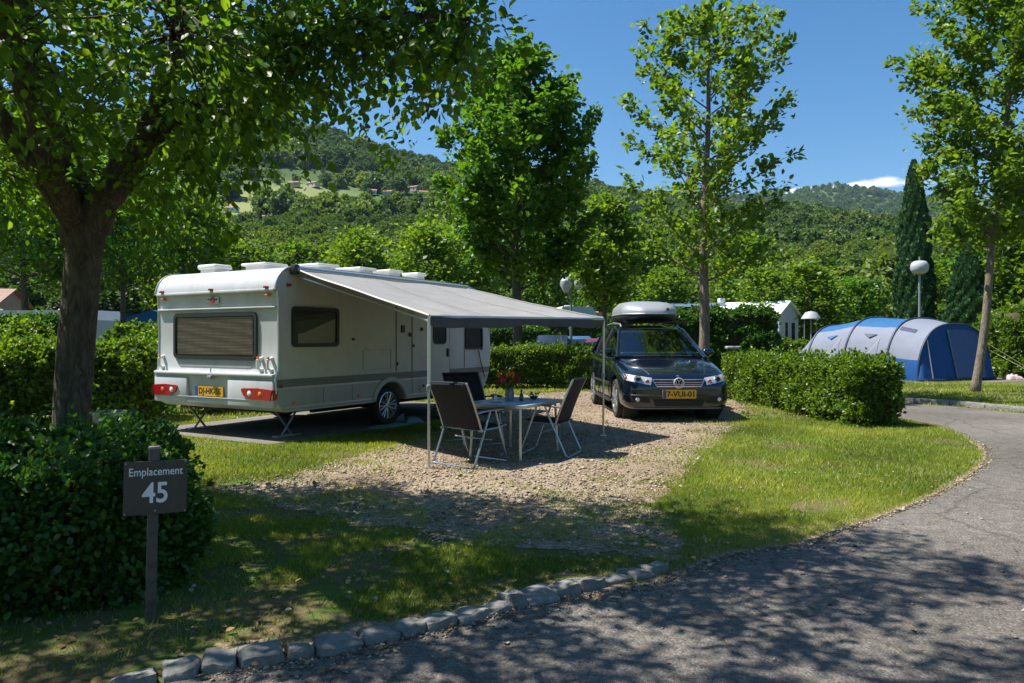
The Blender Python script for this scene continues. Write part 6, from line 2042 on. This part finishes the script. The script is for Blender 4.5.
def gable_house(name, label, cat, loc, rot, L, W, Hw, Hr, wall, roof, over=.25, wins=(), group=None, door=False):
    """x along the ridge"""
    t = thing(name, label, cat, loc, rot, group)
    prof_ = [(-W / 2, 0), (W / 2, 0), (W / 2, Hw), (0, Hw + Hr), (-W / 2, Hw)]
    MB().plate((-L / 2, 0, -.5 * 0), (0, 1, 0), (0, 0, 1), prof_, L, (1, 0, 0)).build('wall', wall, t, False)
    q = MB()
    for s in (-1, 1):
        sl = math.hypot(W / 2, Hr); e = over / sl
        a = (0, Hw + Hr); b_ = (s * W / 2 * (1 + e), Hw - Hr * e)
        p = [(a[0], a[1] + .02), (b_[0], b_[1] + .02), (b_[0], b_[1] + .12), (a[0], a[1] + .14)]
        q.plate((-L / 2 - over, 0, 0), (0, 1, 0), (0, 0, 1), p, L + 2 * over, (1, 0, 0))
    rf = q.build('roof', roof, t, False)
    for (side, u, z, w_, h) in wins:
        if side == 'e0': o_, U, N_ = (-L / 2, u, z), (0, -1, 0), (-1, 0, 0)
        elif side == 'e1': o_, U, N_ = (L / 2, u, z), (0, 1, 0), (1, 0, 0)
        elif side == 's0': o_, U, N_ = (u, -W / 2, z), (1, 0, 0), (0, -1, 0)
        else: o_, U, N_ = (u, W / 2, z), (-1, 0, 0), (0, 1, 0)
        w__ = MB().ring(o_, U, (0, 0, 1), rrect(w_ + .12, h + .12, .02, 2), rrect(w_, h, .02, 2), .05, N_).build('window', m_wht, t, False)
        MB().plate(o_, U, (0, 0, 1), rrect(w_, h, .02, 2), .02, N_).build('pane', m_dkwin, w__, False)
    return t, rf

# marquee / mobile home with the white gable
gx, gy, gz = at(789, 301, 50)
yaw = R(-42)
L_ = 9.0
cx_, cy2 = gx - math.cos(yaw) * (L_ / 2) * 1.0, gy - math.sin(yaw) * (L_ / 2)
t, rf = gable_house('marquee', 'long white-roofed marquee with a pale gable end behind the tall hedge', 'marquee', (cx_, cy2, 0), yaw, L_, 3.3, 3.05, .85, m_pale, m_roofw, .15, (('e1', -.5, 1.7, .55, 1.7), ('e1', .65, 1.7, .7, 1.7), ('s0', 1.5, 1.8, 1.2, 1.0), ('s0', -1.5, 1.8, 1.2, 1.0)))
for dx, h in ((-3.2, .5), (-.4, .45)):
    MB().rbox((dx, 0, 3.9 + h / 2), (.45, .4, h), .05).build('roof_vent', m_roofw, t)
# box and red flowers beside it
x, y, z = at(789, 330, 47)
o = MB().rbox((0, 0, .65), (1.7, 1.0, 1.3), .06).rbox((.2, -.52, .75), (.7, .05, .8), .02).build('storage_box', m_pale, None); o.location = (x, y, 0)
tag(o, 'pale grey storage box in front of the marquee gable', 'storage box')
x, y, z = at(786, 340, 44)
pt = thing('flower_trough', 'trough of red flowers in front of the marquee', 'planter', (x, y, 0))
MB().rbox((0, 0, .35), (1.6, .4, .5), .04).build('trough', m_cream, pt)
rg9 = np.random.default_rng(77)
link('foliage', leaf_mesh('foliage', rg9, *cat4([spray(rg9, (dx, 0, .55), (rg9.normal(0, .3), rg9.normal(0, .3), 1), .4, 26, .12, .12, .2) for dx in np.linspace(-.7, .7, 9)]), LEAF4), m_leaf_hedge, pt, smooth=False)
link('blossoms', leaf_mesh('blossoms', rg9, *cat4([spray(rg9, (dx, -.1, .8), (rg9.normal(0, .3), rg9.normal(0, .3), 1), .3, 10, .12, .12, .2) for dx in np.linspace(-.7, .7, 9)]), LEAF4), fabric_mat('trough_red', (.60, .05, .07), .2), pt, smooth=False)
# blue awning roof seen left of the marquee
x, y, z = at(688, 302, 44)
t = thing('blue_canopy', 'blue canopy roof between the roof box and the white marquee', 'canopy', (x, y, 0))
rows = [[(dx, dy, z - .25 * abs(dy) / 1.2 - .08 * math.sin(PI * (dx + 2) / 4)) for dx in np.linspace(-2.0, 2.0, 12)] for dy in np.linspace(-1.2, 1.2, 8)]
MB().sheet(rows, .03).build('roof', fabric_mat('canopy_blue', (.09, .15, .22), .15), t, True, 40)
for sx in (-1.9, 1.9):
    for sy in (-1.1, 1.1): MB().tube([(sx, sy, 0), (sx, sy, z - .2)], .03, 6).build('pole', m_alu2, t)

m_pink2 = pm('pale_pink_panel', (.58, .44, .38), .6, 0, .08, 2)
def far_caravan(label, px, ptop, d, L, rot, wall=m_wht):
    x, y, z = at(px, ptop, d)
    t = thing('far_caravan', label, 'caravan', (x, y, 0), rot)
    h = z
    pr = [(-L / 2 + .15, .4), (L / 2 - .15, .4), (L / 2, .9), (L / 2 - .1, h - .5), (L / 2 - .45, h), (-L / 2 + .45, h), (-L / 2 + .1, h - .5), (-L / 2, .9)]
    MB().plate((0, 1.1, 0), (1, 0, 0), (0, 0, 1), pr, 2.2, (0, -1, 0)).build('body', wall, t, True, 30)
    for u in (-L * .28, L * .22):
        w_ = MB().ring((u, -1.1, h * .62), (1, 0, 0), (0, 0, 1), rrect(1.0, .62, .08, 3), rrect(.86, .48, .06, 3), .03, (0, -1, 0)).build('window', m_grey_pl, t, False)
        MB().plate((u, -1.1, h * .62), (1, 0, 0), (0, 0, 1), rrect(.87, .49, .06, 3), .015, (0, -1, 0)).build('pane', m_dkwin, w_, False)
    MB().plate((0, -1.1, .0), (1, 0, 0), (0, 0, 1), [(-L / 2 + .1, .75), (L / 2 - .1, .75), (L / 2 - .06, .9), (-L / 2 + .06, .9)], .01, (0, -1, 0)).build('stripe', m_skirt, t, False)
    for s in (-1, 1): MB().lathe([(.0, -.1), (.3, -.1), (.32, 0), (.3, .1), (0, .1)], (0, s * 1.0, .32), 'y', 20).build('wheel', m_rubber, t)
    MB().rbox((-.4, 0, h + .05), (.6, .6, .12), .04).build('roof_vent', wall, t)
    return t
far_caravan('white caravan at the left edge behind the tall dark hedge', 2, 311, 38, 5.4, R(4))
far_caravan('pale caravan half hidden by the forked trunk, far behind', 74, 311, 38, 4.4, R(-12), m_pale)
far_caravan('white caravan roof below the lamp with twin shades', 574, 307, 54, 3.0, R(8))
far_caravan('long pale caravan just left of the roof box, far behind', 600, 313, 60, 7, R(-3), m_pink2)
# house with the tiled roof at the left edge
x, y, z = at(-22, 289, 60)
gable_house('tiled_house', 'house with a pink tiled roof at the left edge behind the white caravan', 'house', (x, y, 0), R(8), 5, 5, z - 1.3, 1.2, m_pink, m_tile, .4, (('s0', -1.5, 2.4, .9, 1.1), ('s0', 1.6, 2.4, .9, 1.1), ('e1', 0, 2.4, .9, 1.1)))
# blue frame tent behind the caravan's left rear edge
x, y, z = at(160, 311, 32)
t = thing('frame_tent', 'dark blue frame tent behind the left rear edge of the caravan', 'tent', (x, y, 0), R(10))
MB().plate((0, 1.2, 0), (1, 0, 0), (0, 0, 1), [(-1.3, .02), (1.3, .02), (1.2, z - .35), (0, z), (-1.2, z - .35)], 2.4, (0, -1, 0)).build('shell', m_bluefab, t, False)
MB().plate((.1, -1.21, 0), (1, 0, 0), (0, 0, 1), [(-.5, .05), (.45, .05), (.4, 1.75), (-.4, 1.75)], .012, (0, -1, 0)).build('door_panel', m_tdoor, t, False)
for sx in (-1.27, 1.27): MB().tube([(sx, -1.22, 0), (sx * .95, -1.22, z - .35)], .03, 6).build('pole', m_alu, t)

# parked cars beyond the low hedge
def far_car(label, px, d, L, W, Hh, col, rot, van=False):
    x, y, _ = at(px, 340, d)
    t = thing('distant_car', label, 'van' if van else 'car', (x, y, 0), rot)
    mt = pm('far_car_paint', col, .25, .2, .05, 2, coat=.8)
    hood = .95 if not van else 1.1
    pr = [(-L / 2, .35), (L / 2, .35), (L / 2, hood - .15), (L / 2 - .15, hood), (L / 2 - (.55 if van else 1.1), hood + .06), (L / 2 - (1.1 if van else 1.75), Hh - .04), (L / 2 - 2.2, Hh), (-L / 2 + .35, Hh - .02), (-L / 2 + .08, hood + .1), (-L / 2 - .02, .8)]
    q = MB()
    rows = []
    for y_, k in ((-W / 2, .0), (-W / 2 + .08, .06), (W / 2 - .08, .06), (W / 2, 0)):
        rows.append([(px_, y_ * (1 if pz < hood + .03 else .86), pz + (k if pz > hood else 0)) for px_, pz in pr])
    n_ = len(pr)
    q.grid(rows, closed_u=True); q.f.append(tuple(range(n_))); q.f.append(tuple(3 * n_ + i for i in range(n_)))
    q.build('body', mt, t, True, 35)
    for s in (-1, 1):
        MB().plate((0, s * (W / 2 * .955), 0), (1, 0, 0), (0, 0, 1), [(L / 2 - 1.35, hood + .10), (L / 2 - 1.95, Hh - .14), (-L / 2 + .5, Hh - .14), (-L / 2 + .3, hood + .10)], .035, (0, s, 0)).build('side_window', m_dkwin, t, False)
        for xx in (-L / 2 + .8, L / 2 - .85): MB().lathe([(0, -.1), (.28, -.1), (.32, 0), (.28, .1), (0, .1)], (xx, s * (W / 2 - .08), .32), 'y', 22).build('wheel', m_rubber, t)
    MB().plate((L / 2 - (.52 if van else 1.08), 0, hood + .08), (0, 1, 0), Vector((-.55, 0, Hh - hood - .15)).normalized(), [(-W * .40, 0), (W * .40, 0), (W * .34, (Hh - hood) * 1.02), (-W * .34, (Hh - hood) * 1.02)], .03, (.8, 0, .6)).build('windscreen', m_dkwin, t, False)
    for s in (-1, 1): MB().rbox((L / 2, s * W * .36, hood - .22), (.05, .25, .12), .02).build('headlight', m_white_lens, t)
    MB().rbox((L / 2 + .005, 0, .55), (.03, .5, .11), .008).build('number_plate', m_white_pl, t)
    return t
far_car('dark van parked beyond the low hedge, facing the camera', 553, 40, 4.4, 1.8, 1.62, (.02, .025, .03), R(-95), True)
far_car('pale blue car parked right of the dark van', 577, 41.5, 4.2, 1.75, 1.55, (.06, .15, .26), R(-85))
far_car('red car parked beyond the low hedge next to the black car', 599, 40.5, 4.0, 1.7, 1.42, (.20, .01, .01), R(-100))
far_car('dark red car at the right edge behind the laurel bush', 1030, 46, 4.3, 1.8, 2.7, (.35, .02, .05), R(170), True)

# fence posts and stumps near the low lamp
for i, (px, d, h, lab) in enumerate(((838, 46, 1.1, 'short grey post left of the blue tent'), (772, 36, .9, 'short pale stump below the marquee hedge'), (800, 37, 1.0, 'small brown post between the low hedge and the tent'))):
    x, y, _ = at(px, 340, d)
    o = MB().tube([(0, 0, 0), (.01, 0, h)], [.13, .11], 9).lathe([(.11, h), (.07, h + .03), (0, h + .035)], n=9).build('bollard', m_post if i != 1 else m_cream, None); o.location = (x, y, 0)
    tag(o, lab, 'post', 'posts by the tent')

# ------------------------------------------------------------------ houses on the hillside
HS = [(212, 221, 'small pink house at the left of the sloping pasture'), (221, 209, 'tan house at the upper left corner of the pasture'), (231, 212, 'small cream house on the upper rim of the pasture'), (222, 228, 'pink house below the left end of the pasture'), (240, 228, 'pale house below the middle of the pasture'), (257, 230, 'pink house with a wide roof below the pasture'), (284, 224, 'reddish house right of the pasture among dark trees'), (270, 221, 'cream house at the lower right corner of the pasture'),
      (294, 187, 'white house high on the slope above the caravan'), (313, 187.5, 'tan house high on the slope right of the white one'), (372, 195, 'cream house on the slope left of the upper meadow'), (389, 196, 'pink house on the upper meadow edge'), (413, 191.5, 'tan house above the upper meadow near the dense dark tree'), (424, 196, 'reddish house right of the upper meadow'),
      (867, 231, 'pale blue building high in the wood left of the tall cypress'), (857, 258, 'low brown house in the wood above the blue tent')]
for i, (px, py, lab) in enumerate(HS):
    p = ground_hit(px, py)
    if p is None: continue
    k = p.length / 450
    wl = [m_pink, m_cream, m_wht, m_pink][i % 4] if i < 14 else (pm('blue_render', (.30, .40, .52), .8) if i == 14 else m_cream)
    k *= .72; L = (7 + (i * 37 % 5)) * k; W_ = 5.5 * k
    gable_house('hillside_house', lab, 'house', (p.x, p.y, p.z - .5), R((i * 47) % 70 - 35), L, W_, 3.6 * k, 1.3 * k, wl, m_tile if i != 14 else m_pale, .3, (('s0', -L * .25, 2.0 * k, 1.0 * k, 1.2 * k), ('s0', L * .25, 2.0 * k, 1.0 * k, 1.2 * k)), 'houses on the hillside')

# ------------------------------------------------------------------ the air between here and the far hills
mh = bpy.data.materials.new('haze_air')
nt, n, l = nodes_of(mh)
out = n.new('ShaderNodeOutputMaterial'); pv = n.new('ShaderNodeVolumePrincipled')
pv.inputs['Color'].default_value = (.50, .74, 1, 1)
pv.inputs['Density'].default_value = .000045
pv.inputs['Anisotropy'].default_value = .2
l.new(pv.outputs[0], out.inputs['Volume'])
zmax = max(v[2] for v in tv); zmin = min(v[2] for v in tv)
h_ = MB().box((0, 0, (zmax + 45 + zmin - 1) / 2), (8200, 8200, zmax + 45 - zmin + 1)).build('haze', mh, None, False)
tag(h_, kind='stuff')
